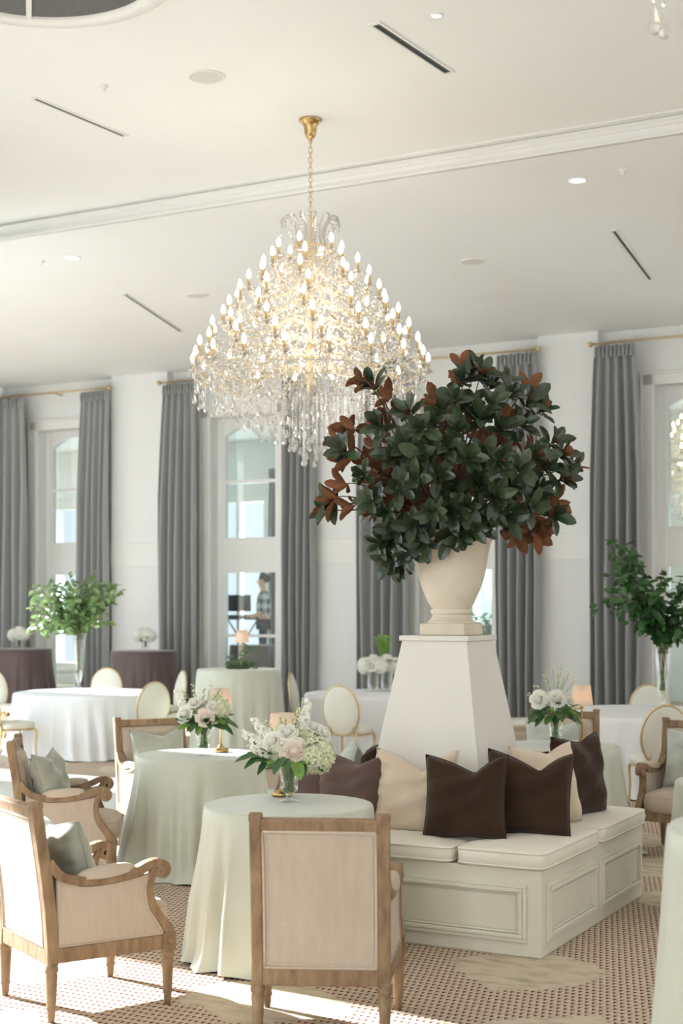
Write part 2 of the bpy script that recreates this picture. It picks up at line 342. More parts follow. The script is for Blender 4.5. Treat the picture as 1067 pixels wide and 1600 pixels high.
# ================================================================== THE ROOM (built in room axes u,v)
V0 = 21.2; VB = 21.4; VW = 21.86; ZS = 6.07; ZU = 6.28; VSTEP = 12.75
fl = struct(MB().add([(-26,-5.6,0),(4.6,-5.6,0),(4.6,28,0),(-26,28,0)], [(0,1,2,3)]).build('floor', CARPET), 'sand carpet with rows of small dark red darts and mossy lozenges')
c1 = struct(MB().box((-10.5, -5.6, ZU), (4.6, 11.1, ZU+0.2)).box((-20.5, 11.1, ZU), (4.6, VSTEP, ZU+0.2)).build('ceiling', CEIL), 'off-white raised ceiling over the lounge')
c2 = struct(MB().box((-20.5, VSTEP, ZS), (4.6, 22.0, ZS+0.5)).build('ceiling_soffit', CEIL), 'off-white lower ceiling along the windows')
t = MB()
for (dv, z0, z1) in ((0.02, ZU-0.03, ZU), (0.05, ZU-0.02, ZU), (0.035, ZU-0.075, ZU-0.05), (0.02, ZU-0.11, ZU-0.075), (0.03, ZS, ZS+0.03)):
    t.box((-20.4, VSTEP-dv, z0), (4.5, VSTEP+0.01, z1))
struct(t.build('trim_1', TRIM), 'stepped crown moulding along the ceiling drop')
BAYS = [(-18.7, -16.09, -17.30), (-14.835, -11.86, -13.36), (-10.76, -7.78, -9.27), (-6.80, -3.80, -5.29)]
PIL = [(-20.4, -18.7), (-16.09, -14.835), (-11.86, -10.76), (-7.78, -6.80), (-3.80, 4.5)]
wb = MB()
OH = 0.69; OT = 5.20
for a, b, c in BAYS:
    wb.box((a, VB, 0), (c-OH, VW, ZS)); wb.box((c+OH, VB, 0), (b, VW, ZS)); wb.box((c-OH, VB, OT), (c+OH, VW, ZS))
wall = struct(wb.build('wall_back', WALL), 'off-white wall of tall window bays')
for a, b in PIL:
    p = MB().box((a, V0, 0), (b, VW, ZS)).build('pilaster', WALL, wall, bevel=0.006)
    q = MB().box((a-0.012, V0-0.014, 2.545), (b+0.012, V0+0.1, 2.99)).box((a-0.018, V0-0.026, 2.965), (b+0.018, V0+0.1, 3.0)).build('panel_rail', TRIM, p, bevel=0.008)
    MB().box((a-0.02, V0-0.03, 0), (b+0.02, V0+0.1, 0.22)).build('baseboard', TRIM, p, bevel=0.01)
for a, b, c in BAYS:
    MB().box((a, VB-0.03, 5.93), (b, VB+0.02, ZS)).build('frieze_strip', TRIM, wall, bevel=0.008)
def window(n, c, hall=False):
    root = bpy.data.objects.new('window_%d' % n, None); COL.objects.link(root); struct(root, 'tall white window with an arched top sash')
    m = MB()   # casing on the room side
    m.box((c-0.87, VB-0.04, 0), (c-0.70, VB+0.02, 5.36)).box((c+0.70, VB-0.04, 0), (c+0.87, VB+0.02, 5.36)).box((c-0.87, VB-0.04, 5.20), (c+0.87, VB+0.02, 5.36))
    m.box((c-0.90, VB-0.055, 5.36), (c+0.90, VB+0.02, 5.40)).box((c-0.90, VB-0.05, 0), (c-0.86, VB+0.02, 5.37)).box((c+0.86, VB-0.05, 0), (c+0.90, VB+0.02, 5.37))
    m.box((c-0.72, VB-0.025, 0), (c-0.68, VB+0.03, 5.2)).box((c+0.68, VB-0.025, 0), (c+0.72, VB+0.03, 5.2))
    m.build('casing', TRIM, root, bevel=0.008)
    m = MB(); v0, v1 = 21.66, 21.76; g = 0.53
    m.box((c-OH, v0, 0), (c-g, v1, 5.2)).box((c+g, v0, 0), (c+OH, v1, 5.2))
    m.box((c-g, v0, 4.035), (c+g, v1, 4.09)).box((c-g, v0, 2.45), (c+g, v1, 3.05)).box((c-g, v0, 1.28), (c+g, v1, 1.33)).box((c-g, v0, 0), (c+g, v1, 0.28))
    for d in (-1, 1): m.box((c+d*(g+0.05)-0.012, v0-0.02, 0), (c+d*(g+0.05)+0.012, v0+0.01, 5.2))
    m.box((c-OH, v0-0.03, 2.43), (c+OH, v0+0.01, 2.46)).box((c-OH, v0-0.03, 3.03), (c+OH, v0+0.01, 3.06))
    # arched head
    n_ = 14; zc = 4.88; rise = 0.19
    for i in range(n_):
        x0 = -g+2*g*i/n_; x1 = -g+2*g*(i+1)/n_
        za = zc+rise*(1-(x0/g)**2); zb = zc+rise*(1-(x1/g)**2)
        m.add([(c+x0,v0,za),(c+x1,v0,zb),(c+x1,v0,5.2),(c+x0,v0,5.2),(c+x0,v1,za),(c+x1,v1,zb),(c+x1,v1,5.2),(c+x0,v1,5.2)],
              [(0,1,2,3),(7,6,5,4),(0,4,5,1)])
    m.build('sash_frame', TRIM, root)
    for z0, z1 in ((0.28, 1.28), (1.33, 2.45), (3.05, 4.035), (4.09, 5.08)):
        MB().box((c-g, 21.70, z0), (c+g, 21.706, z1)).build('pane', PANE, root)
for i, (a, b, c) in enumerate(BAYS): window(i+1, c)
# side walls, rear wall (out of frame): daylight enters by openings, partly added to brighten the room
def wall_with_windows(name, line, axis, lo, hi, wins, z0, z1, th, ztop, label):
    m = MB(); cur = lo
    def seg(a, b, za, zb):
        if axis == 'v': m.box((min(line, line+th), a, za), (max(line, line+th), b, zb))
        else: m.box((a, min(line, line+th), za), (b, max(line, line+th), zb))
    for wn in wins:
        c, w = wn[0], wn[1]; zh = wn[2] if len(wn) > 2 else z1
        seg(cur, c-w/2, 0, ztop); seg(c-w/2, c+w/2, 0, z0); seg(c-w/2, c+w/2, zh, ztop); cur = c+w/2
    seg(cur, hi, 0, ztop)
    return struct(m.build(name, WALL), label)
wall_with_windows('wall_left', -10.3, 'v', -5.2, 11.2, LEFT_WIN, 0.25, 3.88, -0.2, ZU, 'off-white side wall with tall windows')
wall_with_windows('wall_return', 11.2, 'u', -19.4, -10.3, ADDED_RETURN_WIN, 0.25, 4.15, -0.2, ZU, 'off-white return wall beside the dining bay')  # its window openings are added to throw light on the back wall
wall_with_windows('wall_left_far', -19.2, 'v', 11.0, 21.3, FAR_WIN, 0.25, 5.85, -0.2, ZS+0.3, 'off-white side wall of the dining bay with tall windows')
wall_with_windows('wall_rear', -5.0, 'u', -10.5, 4.2, [(u, 1.8) for u in ADDED_REAR_WIN], 0.25, 4.95, -0.2, ZU, 'off-white rear wall with tall windows')
wall_with_windows('wall_right', 4.0, 'v', -5.2, 21.5, [(v, 1.8) for v, e, c in ADDED_RIGHT_WIN], 0.25, 4.9, 0.2, ZU, 'off-white end wall with tall windows')
# hall beyond the glass
wall_with_windows('wall_hall', 27.0, 'u', -26, 4.2, [(u, 1.3) for u in HALL_WIN], 0.5, 4.15, 0.2, 5.6, 'pale hall wall seen through the windows')
struct(MB().box((-26, VW, 5.5), (4.4, 27.2, 5.7)).build('ceiling_hall', CEIL), 'pale hall ceiling beyond the windows')
struct(MB().box((-26.2, VW, 0), (-26, 27.2, 5.6)).box((4.2, VW, 0), (4.4, 27.2, 5.6)).build('wall_hall_end', WALL), 'pale end walls of the hall')
for k, u in enumerate(HALL_WIN):
    m = MB()
    for x0, x1, z0, z1 in ((u-0.85, u-0.65, 0.3, 4.35), (u+0.65, u+0.85, 0.3, 4.35), (u-0.65, u+0.65, 4.15, 4.35), (u-0.65, u+0.65, 0.3, 0.5), (u-0.06, u+0.06, 0.5, 4.15)):
        m.box((x0, 26.9, z0), (x1, 27.02, z1))
    struct(m.build('window_%d' % (5+k), TRIM), 'bright hall window with white casing')

# ------------------------------------------------------------------ curtains and rods
def curtain(label, tl, tr, bl, br, n=5, v=21.03, ztop=5.80, group='grey curtains of the window bays', zb=0.01, A0=0.05, A1=0.14):
    R = random.Random(label); m = MB(); nu = n*14; zs = [ztop, ztop-0.05, ztop-0.12, ztop-0.2, ztop-0.32, ztop-0.55, 4.6, 3.8, 3.0, 2.2, 1.4, 0.7, 0.3, zb]
    if ztop < 5: zs = [ztop, ztop-0.06, ztop-0.14, ztop-0.3, 3.4, 2.4, 1.2, zb]
    ph = [R.uniform(-0.5, 0.5) for _ in range(n+2)]; am = [R.uniform(0.65, 1.15) for _ in range(n+2)]
    for z in zs:
        k = (ztop-z)/ztop; s = min(1, k*3)
        l = lerp(tl, bl, s**0.7); r = lerp(tr, br, s**0.7); A = lerp(A0, A1, min(1, k*2.2))
        for i in range(nu+1):
            t_ = i/nu; q = t_*n; j = int(min(q, n-1)); w = sin(2*pi*q+ph[j]*min(1, k*2)*sin(pi*(q-j)))
            w = math.copysign(abs(w)**0.75, w)
            wob = 0.02*sin(3.0*t_*n+z*0.9+ph[0]*5)*min(1, k*2)
            m.v.append((lerp(l, r, t_)+0.012*sin(z*1.7+j)*k, v+A*am[j]*w+wob, z))
    row = nu+1
    for a in range(len(zs)-1):
        for i in range(nu): m.f.append((a*row+i, a*row+i+1, (a+1)*row+i+1, (a+1)*row+i))
    root = thing('curtain', label, 'curtain', W((bl+br)/2, v, 0), RZ, group); off = Vector(((bl+br)/2, v, 0))
    m.v = [tuple(Vector(p)-off) for p in m.v]
    m.build('drape', CURT, root, smooth=True, fix=False)
    h = MB()      # pinch pleats under the rod
    for i in range(n*2):
        x = lerp(tl, tr, (i+0.5)/(n*2))-off.x
        h.tube([(x, -A0-0.01, ztop-0.02), (x, -A0-0.03, ztop-0.10), (x, -A0-0.012, ztop-0.19)], [0.02, 0.016, 0.026], 6)
    h.build('pleat_heading', CURT, root, smooth=True)['kind'] = 'stuff'
    return root
CV = 21.03
def cu(lst): return [U(p, CV) for p in lst]
curtain('pleated grey curtain at the picture edge beside the tall smilax vase', *cu([-22, 36, -26, 42]))
curtain('pleated grey curtain behind the smilax vase, against the plain pilaster', *cu([128, 170, 119, 170]), n=5)
curtain('pleated grey curtain behind the brown-clothed cocktail table', *cu([256, 303, 247, 307]))
curtain('pleated grey curtain under the chandelier, beside the glass showing the plaid-shirted person', *cu([441, 489, 439, 493]), n=5)
curtain('pleated grey curtain partly hidden by the drooping magnolia side', *cu([566, 626, 556, 638]))
curtain('pleated grey curtain rising behind the urn and magnolia top', *cu([776, 838, 774, 844]))
curtain('pleated grey curtain behind the lemon-leaf vase', *cu([929, 991, 921, 1004]))
for i, (a, b, c) in enumerate(BAYS):
    rl = ['over the smilax vase bay', 'over the bay behind the chandelier', 'over the bay behind the magnolia', 'over the bay behind the lemon-leaf vase'][i]
    r = thing('curtain_rod', 'slim brass curtain rod '+rl, 'curtain rod', W((a+b)/2, 21.04, 5.84), RZ, 'brass curtain rods')
    hl = (b-a)/2+0.04
    MB().tube([(-hl, 0, 0), (hl, 0, 0)], 0.018, 10).build('rod', GOLD, r, smooth=True)
    for d in (-1, 1):
        MB().lathe([(0.001, -0.045), (0.03, -0.036), (0.045, 0), (0.03, 0.036), (0.001, 0.045)], 12, (d*(hl+0.03), 0, 0), cap=False).build('finial', GOLD, r, smooth=True)
    for x in (-hl+0.15, 0, hl-0.15):
        MB().tube([(x, 0.34, 0.01), (x, 0.02, 0.01), (x, 0, -0.025)], 0.012, 6).lathe([(0.03, 0), (0.03, 0.012)], 10, (x, 0.34, -0.006)).build('bracket', BRASS, r)
for k, (u0, u1) in enumerate([(-20.2, -19.4), (-16.05, -15.45), (-18.7, -18.2), (-9.8, -9.3), (-20.95+0.1, -20.4)]):
    if k == 4: continue
    curtain(['grey hall curtain seen in the glass behind the smilax vase', 'grey hall curtain seen in the glass above the plaid-shirted person', 'grey hall curtain at the dark edge of the arched glass under the chandelier', 'grey hall curtain in the glass beside the stone urn'][k],
            u0+0.05, u1-0.05, u0, u1, n=4, v=26.75, ztop=4.85, group='grey curtains in the hall beyond')

# ------------------------------------------------------------------ ceiling fittings
def ceil_pt(px, py):
    Y = (ZU-H)*F/(HY-py); p = Vector(((px-CX)/F*Y, Y, ZU)); u, v = to_uv(p.x, p.y)
    if v > VSTEP: Y = (ZS-H)*F/(HY-py); p = Vector(((px-CX)/F*Y, Y, ZS))
    return p
def slot(label, a, b, wd_=0.018):
    A = ceil_pt(*a); B = ceil_pt(*b); B.z = A.z; d = B-A; L_ = d.length; root = thing('slot_vent', label, 'air vent', (A+B)/2, atan2(d.y, d.x), 'linear ceiling vents')
    w = wd_
    MB().box((-L_/2-0.03, -w-0.02, -0.012), (L_/2+0.03, -w, 0)).box((-L_/2-0.03, w, -0.012), (L_/2+0.03, w+0.02, 0)).box((-L_/2-0.03, -w, -0.012), (-L_/2, w, 0)).box((L_/2, -w, -0.012), (L_/2+0.03, w, 0)).build('frame', TRIM, root)
    MB().box((-L_/2, -w, -0.003), (L_/2, w, 0.0)).build('slot', DARK, root)
    MB().box((-L_/2, 0.4*w, -0.008), (L_/2, 0.55*w, -0.002)).build('blade', DARK, root)
slot('thin dark slot vent in the upper ceiling near the round ceiling grille', (55, 153), (193, 211))
slot('wide dark slot vent in the upper ceiling below the small spot lamp', (587, 37), (700, 112), 0.032)
slot('dark slot vent in the lower ceiling beside the chandelier', (195, 459), (282, 517))
slot('dark slot vent in the lower ceiling above the brass rod near the lemon-leaf vase', (959, 360), (1016, 436))
def disc(name, label, cat, px, py, r, kind, group):
    p = ceil_pt(px, py); root = thing(name, label, cat, p, RZ, group)
    if kind == 'speaker':
        MB().lathe([(r, 0), (r, -0.012), (r*0.94, -0.016), (r*0.9, -0.010)], 32, cap=False).build('rim', TRIM, root, smooth=True)
        MB().lathe([(r*0.9, -0.010), (r*0.5, -0.012), (0.001, -0.012)], 32, cap=False).build('grille', mat('speaker_grille', (220, 220, 213), 0.7, bump=0.4, bscale=300), root)
    elif kind == 'lamp':
        MB().lathe([(r*1.18, 0), (r*1.15, -0.012), (r, -0.014), (r*0.96, -0.004)], 28, cap=False).build('rim', TRIM, root, smooth=True)
        MB().lathe([(r*0.97, -0.006), (0.001, -0.006)], 28, cap=False).build('lens', DOWN, root)
    else:
        MB().lathe([(r, 0), (r, -0.006), (r*0.4, -0.02), (r*0.35, -0.05), (r*0.1, -0.055)], 14).build('cap', TRIM, root, smooth=True)
disc('ceiling_speaker', 'round ceiling speaker left of the chandelier canopy', 'speaker', 323, 119, 0.155, 'speaker', 'round ceiling speakers')
disc('ceiling_speaker', 'round ceiling speaker between the slot vent and the chandelier', 'speaker', 308, 461, 0.16, 'speaker', 'round ceiling speakers')
disc('ceiling_speaker', 'round ceiling speaker above the magnolia', 'speaker', 739, 408, 0.155, 'speaker', 'round ceiling speakers')
disc('downlight', 'lit round downlight above the smilax vase', 'downlight', 113, 402, 0.085, 'lamp', 'recessed downlights')
disc('downlight', 'lit round downlight just past the ceiling drop above the magnolia', 'downlight', 902, 281, 0.085, 'lamp', 'recessed downlights')
disc('downlight', 'small lit downlight beside the wide slot vent', 'downlight', 682, 23, 0.04, 'lamp', 'recessed downlights')
disc('sprinkler', 'small white sprinkler cap above the thin slot vent', 'sprinkler', 162, 134, 0.045, 'cap', 'ceiling sprinklers')
disc('sprinkler', 'small white sprinkler cap beside the lit downlight over the smilax vase', 'sprinkler', 64, 408, 0.05, 'cap', 'ceiling sprinklers')
disc('sprinkler', 'small white sprinkler cap above the magnolia beside the lit downlight', 'sprinkler', 973, 265, 0.045, 'cap', 'ceiling sprinklers')
g = thing('ceiling_grille', 'large round grey mesh grille with white ring and bars', 'grille', ceil_pt(45, -59), 0.216)
MB().lathe([(0.89, 0), (0.89, -0.03), (0.93, -0.05), (1.03, -0.04), (1.06, 0)], 56, cap=False).build('ring', TRIM, g, smooth=True)
MB().lathe([(0.9, -0.012), (0.001, -0.012)], 56, cap=False).build('mesh_panel', mat('grille_mesh', (112, 114, 112), 0.7, rgb2=(86, 88, 87), scale=130), g)
MB().box((-0.02, -0.89, -0.03), (0.02, 0.89, -0.01)).build('bar', TRIM, g)
MB().box((-0.89, -0.02, -0.03), (0.89, 0.02, -0.01)).build('bar', TRIM, g)

# ------------------------------------------------------------------ chandelier
def crystal_drop():
    return MB().lathe([(0.002, 0.0), (0.006, -0.008), (0.010, -0.022), (0.019, -0.05), (0.021, -0.062), (0.014, -0.078), (0.002, -0.086)], 7, cap=False)
def chandelier(loc, label):
    R = random.Random(3); k = 13.05/F
    root = thing('chandelier', label, 'chandelier', loc, 0.2, 'crystal chandeliers')
    def zl(y): return H+(HY-y)*k-ZU
    MB().lathe([(0.105, 0), (0.108, -0.012), (0.085, -0.03), (0.062, -0.06), (0.055, -0.12), (0.046, -0.155), (0.03, -0.17), (0.012, -0.175), (0.012, -0.2)], 28).build('canopy', BRASS, root, smooth=True)
    link = MB(); pts = [(0.016*cos(a), 0, 0.030*sin(a)) for a in [2*pi*i/12 for i in range(12)]]; link.tube(pts, 0.0038, 5, closed=True); lm = link.mesh('link', GOLD, True)
    z0 = zl(216); z1 = zl(338); n = 16
    for i in range(n): put('chain_link', lm, root, (0, 0, lerp(z0-0.02, z1+0.02, i/(n-1))), (0, 0, pi/2*(i % 2)))
    # centre column and crown
    MB().lathe([(0.012, zl(336)), (0.02, zl(345)), (0.015, zl(375)), (0.05, zl(388)), (0.06, zl(395)), (0.03, zl(410)), (0.045, zl(450)), (0.03, zl(500)), (0.04, zl(560)), (0.05, zl(590)), (0.03, zl(610)), (0.01, zl(616))], 14).build('column', CRYARM, root, smooth=True)
    MB().tube([(0.165*cos(a), 0.165*sin(a), zl(388)) for a in [2*pi*i/24 for i in range(24)]], 0.008, 5, closed=True).build('crown_ring', GOLD, root, smooth=True)
    pl = MB(); pl.tube(smooth_path([(0.15, 0, zl(388)), (0.13, 0, zl(370)), (0.15, 0, zl(352)), (0.20, 0, zl(341)), (0.255, 0, zl(343)), (0.275, 0, zl(352))], 4), 0.011, 5)
    for t_ in range(9): pl.octa((0.14+0.012*t_**1.1, 0, lerp(zl(386), zl(344), t_/8)), 0.011)
    for t_ in range(5): pl.octa((0.27, 0, zl(354)-0.024*t_), 0.009)
    pm = pl.mesh('plume', CRYS)
    for i in range(12): put('crown_plume', pm, root, rot=(0, 0, 2*pi*i/12))
    tiers = [(50, 402, 6), (74, 425, 8), (96, 450, 9), (117, 476, 11), (137, 503, 12), (155, 530, 14), (172, 556, 16), (184, 580, 18)]
    dish = MB().lathe([(0.012, -0.015), (0.03, -0.012), (0.048, 0.004), (0.052, 0.012), (0.03, 0.0), (0.012, -0.004)], 12, cap=False).mesh('dish', CRYS, True)
    sleeve = MB().lathe([(0.014, -0.02), (0.02, -0.008), (0.0125, 0.0), (0.0125, 0.085)], 10).mesh('sleeve', BRASS, True)
    bulb = MB().lathe([(0.010, 0.083), (0.017, 0.10), (0.021, 0.118), (0.017, 0.14), (0.007, 0.162), (0.001, 0.172)], 10, cap=False).mesh('bulb', BULB, True)
    drop = crystal_drop().mesh('drop', CRYS)
    beads = MB()
    def strand(a, b, sag, n_, r):
        for i in range(n_+1):
            t_ = i/n_; beads.octa((lerp(a[0], b[0], t_), lerp(a[1], b[1], t_), lerp(a[2], b[2], t_)-sag*4*t_*(1-t_)), r*R.uniform(0.8, 1.25))
    prev = None
    for ti, (rp, y, n_) in enumerate(tiers):
        r = rp*k; z = zl(y); hub = (0.05, z-0.03)
        arm = MB().tube(smooth_path([(0.04, 0, z-0.02), (r*0.25, 0, z+0.02), (r*0.5, 0, z-0.06-0.05*r), (r*0.8, 0, z-0.09-0.07*r), (r*0.98, 0, z-0.07), (r, 0, z-0.02)], 5), 0.0062, 5).mesh('arm', CRYARM, True)
        tips = []
        for i in range(n_):
            a = 2*pi*(i+0.5*(ti % 2)+0.13*ti)/n_; o = put('arm', arm, root, rot=(0, 0, a))
            put('drip_dish', dish, o, (r, 0, z)); put('candle_sleeve', sleeve, o, (r, 0, z)); put('bulb', bulb, o, (r, 0, z))
            tips.append((r*cos(a), r*sin(a), z))
        for i in range(n_):
            a = tips[i]; b = tips[(i+1) % n_]; strand(a, b, 0.09, 14, 0.010)
            for q in range(6):       # prisms round each dish
                an = 2*pi*q/6; beads.octa((a[0]+0.047*cos(an), a[1]+0.047*sin(an), a[2]-0.025), 0.008, 0.022)
            up = (a[0]*0.55, a[1]*0.55, a[2]+0.16); strand(a, up, 0.05, 10, 0.009)
            dn = (a[0]*0.72, a[1]*0.72, a[2]-0.12); strand(a, dn, 0.03, 7, 0.010)
            for q in range(30):
                f_ = R.uniform(0.2, 1.0); an = atan2(a[1], a[0])+R.uniform(-0.5, 0.5)*2*pi/n_
                beads.octa((r*f_*cos(an), r*f_*sin(an), z-0.02-R.uniform(0, 0.16)), R.uniform(0.008, 0.015), R.uniform(0.01, 0.026))
        prev = tips
    for i in range(24):              # beaded neck below the crown
        a = 2*pi*i/24
        for j in range(16):
            t_ = j/15; rr = lerp(0.165, 0.30, t_)-0.06*sin(pi*t_)*-1
            beads.octa((rr*cos(a), rr*sin(a), lerp(zl(390), zl(440), t_)), 0.009)
    # hanging strands with drops
    nd = 0
    for ring, n_, y0 in ((184, 30, 590), (165, 28, 600), (145, 26, 606), (125, 24, 610), (104, 22, 612), (84, 20, 615), (64, 18, 618), (44, 15, 620), (28, 11, 620), (12, 6, 620)):
        for i in range(n_):
            a = 2*pi*(i+R.uniform(-0.2, 0.2))/n_; rr = ring*k*R.uniform(0.96, 1.03); tip = 742-100*(ring/184)**0.9-R.uniform(0, 26)-(14 if ring < 20 else 0)*0
            x, y = rr*cos(a), rr*sin(a); za = zl(y0); zb = zl(tip)+0.088
            m_ = max(3, int((za-zb)/0.021))
            if ring in (165, 125, 84) and i % 2: m_ = m_//2; zb = lerp(za, zb, 0.5)
            for j in range(m_): beads.octa((x, y, lerp(za, zb, j/m_)), 0.0085, 0.010)
            put('crystal_drop', drop, root, (x, y, zb), (0, 0, a), R.uniform(0.85, 1.15)); nd += 1
    for rp, y in ((176, 592), (130, 604), (80, 612)):
        beads.tube([(rp*k*cos(a), rp*k*sin(a), zl(y)) for a in [2*pi*i/40 for i in range(40)]], 0.005, 4, closed=True)
    beads.build('crystal_beads', CRYS, root, fix=False)['kind'] = 'stuff'
    for dz, e in ((zl(450), 30), (zl(540), 55)):
        l = bpy.data.lights.new('candle_glow', 'POINT'); l.energy = e*1.3; l.color = (1, 0.85, 0.68); l.shadow_soft_size = 0.35
        lo = bpy.data.objects.new('candle_glow', l); COL.objects.link(lo); lo.parent = root; lo.location = (0, 0, dz)
    return root
P = ceil_pt(485, 187)
ch = chandelier(P, 'huge tiered crystal chandelier with lit candle bulbs above the sage tables')
copy_tree(ch, (1.98, 4.1, ZU), 1.1, 'crystal chandelier of which only hanging drops show at the upper picture corner')
copy_tree(ch, (6.2, 24.7, ZU), 0.7, 'crystal chandelier glowing behind the arched window glass above the lemon-leaf vase')

# ------------------------------------------------------------------ bench, cushions, column, urn
BU0, BU1, BV0, BV1 = -4.36, -2.52, 6.913, 8.756; BCU, BCV = (BU0+BU1)/2, (BV0+BV1)/2
bench = thing('banquette_bench', 'square cream panelled bench round the tapered column', 'bench', W(BCU, BCV, 0), RZ)
hw = (BU1-BU0)/2
MB().box((-hw, -hw, 0), (hw, hw, 0.45)).build('body', BENCH, bench, bevel=0.006)
for f in range(4):
    fr = bpy.data.objects.new('face_panel', None)
    for i in range(2):
        a, b = (-hw+0.075, -0.045) if i == 0 else (0.045, hw-0.075)
        M4 = Matrix.Rotation(f*pi/2, 4, 'Z')
        m = MB(); z0, z1 = 0.075, 0.375
        for (off, w_, pr) in ((0, 0.022, 0.016), (0.022, 0.020, 0.024), (0.044, 0.012, 0.010)):
            x0, x1, y0, y1 = a+off, b-off, z0+off, z1-off
            q = MB().box((x0, -hw-pr, y0), (x1, -hw+0.002, y0+w_)).box((x0, -hw-pr, y1-w_), (x1, -hw+0.002, y1)).box((x0, -hw-pr, y0+w_), (x0+w_, -hw+0.002, y1-w_)).box((x1-w_, -hw-pr, y0+w_), (x1, -hw+0.002, y1-w_))
            m.patch(M4, q)
        m.build('panel_moulding', BENCH, bench, bevel=0.004)
        MB().patch(M4, MB().box((a+0.06, -hw-0.004, z0+0.06), (b-0.06, -hw+0.002, z1-0.06))).build('panel', BENCH, bench)
def cushion(label, u0, u1, v0, v1, z0=0.452, h=0.085):
    c = ((u0+u1)/2, (v0+v1)/2); root = thing('seat_cushion', label, 'cushion', W(c[0], c[1], z0), RZ, 'cream bench cushions')
    a, b = (u1-u0)/2-0.004, (v1-v0)/2-0.004; R = random.Random(label); nx, ny = 18, 18; m = MB()
    prof = [(0.97, 0.0), (1.0, 0.018), (1.006, h*0.5), (1.0, h-0.016), (0.975, h)]
    def pt(s, t_): return s, t_
    ring = []
    per = [(-1+2*i/nx, -1) for i in range(nx)]+[(1, -1+2*i/ny) for i in range(ny)]+[(1-2*i/nx, 1) for i in range(nx)]+[(-1, 1-2*i/ny) for i in range(ny)]
    n = len(per)
    for (s, z) in prof:
        for i, (x, y) in enumerate(per):
            rr = (abs(x)**12+abs(y)**12)**(1/12); x2, y2 = x/rr, y/rr
            puck = 0.004*sin(i*2.3+R.random()) if z == h*0.5 else 0
            m.v.append((x2*(a*s+(s-1)*0)+(puck if abs(x) > 0.99 else 0), y2*(b*s)+(puck if abs(y) > 0.99 else 0), z))
    for j in range(len(prof)-1):
        for i in range(n): m.f.append((j*n+i, j*n+(i+1) % n, (j+1)*n+(i+1) % n, (j+1)*n+i))
    base = (len(prof)-1)*n; cur = [base+i for i in range(n)]
    for s in (0.9, 0.75, 0.5, 0.25):
        nxt = []
        for i, (x, y) in enumerate(per):
            rr = (abs(x)**12+abs(y)**12)**(1/12)
            m.v.append((x/rr*a*s, y/rr*b*s, h+0.022*(1-s**2.2)+0.003*sin(x*7+y*5+s*9))); nxt.append(len(m.v)-1)
        for i in range(n): m.f.append((cur[i], cur[(i+1) % n], nxt[(i+1) % n], nxt[i]))
        cur = nxt
    m.f.append(tuple(cur)); m.f.append(tuple(reversed(range(n))))
    m.build('cushion_body', CUSH, root, smooth=True)
    for zz in (0.012, h-0.006):
        MB().tube([(x/((abs(x)**12+abs(y)**12)**(1/12))*a*0.995, y/((abs(x)**12+abs(y)**12)**(1/12))*b*0.995, zz) for x, y in per], 0.0055, 5, closed=True).build('piping', CUSH, root, smooth=True)
cushion('cream bench cushion on the front corner under the two dark brown pillows', -3.0, -2.49, 6.885, 7.85, h=0.09)
cushion('cream bench cushion beside the draped table with brass lamp, under the lone dark pillow', -3.0, -2.49, 7.86, 8.79, h=0.09)
cushion('cream bench cushion under the upright beige pillow, behind the wooden armchair back', -3.72, -3.01, 6.885, 7.40)
cushion('cream bench cushion behind the bouquet table', -4.39, -3.73, 6.885, 7.40)
cushion('cream bench cushion on the far side behind the bouquet pillows', -4.39, -3.9, 7.41, 8.79)
cushion('cream bench cushion hidden behind the tapered column', -3.89, -3.01, 8.28, 8.79)
col = thing('tapered_column', 'cream tapered square column rising from the bench', 'column', W(BCU, BCV, 0.452), RZ)
bb, tt = 0.405, 0.208; zt = 1.607-0.452
MB().add([(-bb,-bb,0),(bb,-bb,0),(bb,bb,0),(-bb,bb,0),(-tt,-tt,zt),(tt,-tt,zt),(tt,tt,zt),(-tt,tt,zt)], [(0,3,2,1),(4,5,6,7),(0,1,5,4),(1,2,6,5),(2,3,7,6),(3,0,4,7)]).build('shaft', COLUMN, col, bevel=0.003)
MB().box((-0.222, -0.222, zt), (0.222, 0.222, zt+0.03)).build('cap_slab', COLUMN, col, bevel=0.003)
UL = Vector((0.658, 8.52, 1.638))
urn = thing('stone_urn', 'large cream cast-stone urn on the column', 'urn', UL, RZ)
MB().box((-0.145, -0.145, 0), (0.145, 0.145, 0.07)).build('plinth', STONE, urn, bevel=0.008)
MB().lathe([(0.143, 0.07), (0.143, 0.08), (0.128, 0.092), (0.116, 0.108), (0.111, 0.12), (0.114, 0.124), (0.123, 0.13), (0.125, 0.142), (0.12, 0.154), (0.114, 0.158), (0.116, 0.16), (0.14, 0.195), (0.168, 0.26), (0.188, 0.32), (0.200, 0.36), (0.214, 0.44), (0.222, 0.49), (0.232, 0.54), (0.252, 0.585), (0.258, 0.595), (0.258, 0.615), (0.235, 0.62), (0.215, 0.56), (0.19, 0.50)], 48, cap=False).build('bowl', STONE, urn, smooth=True, autos=True)
MB().lathe([(0.208, 0.53), (0.1, 0.545), (0.001, 0.55)], 24, cap=False).build('soil', mat('dark_soil', (58, 48, 40), 0.9), urn)

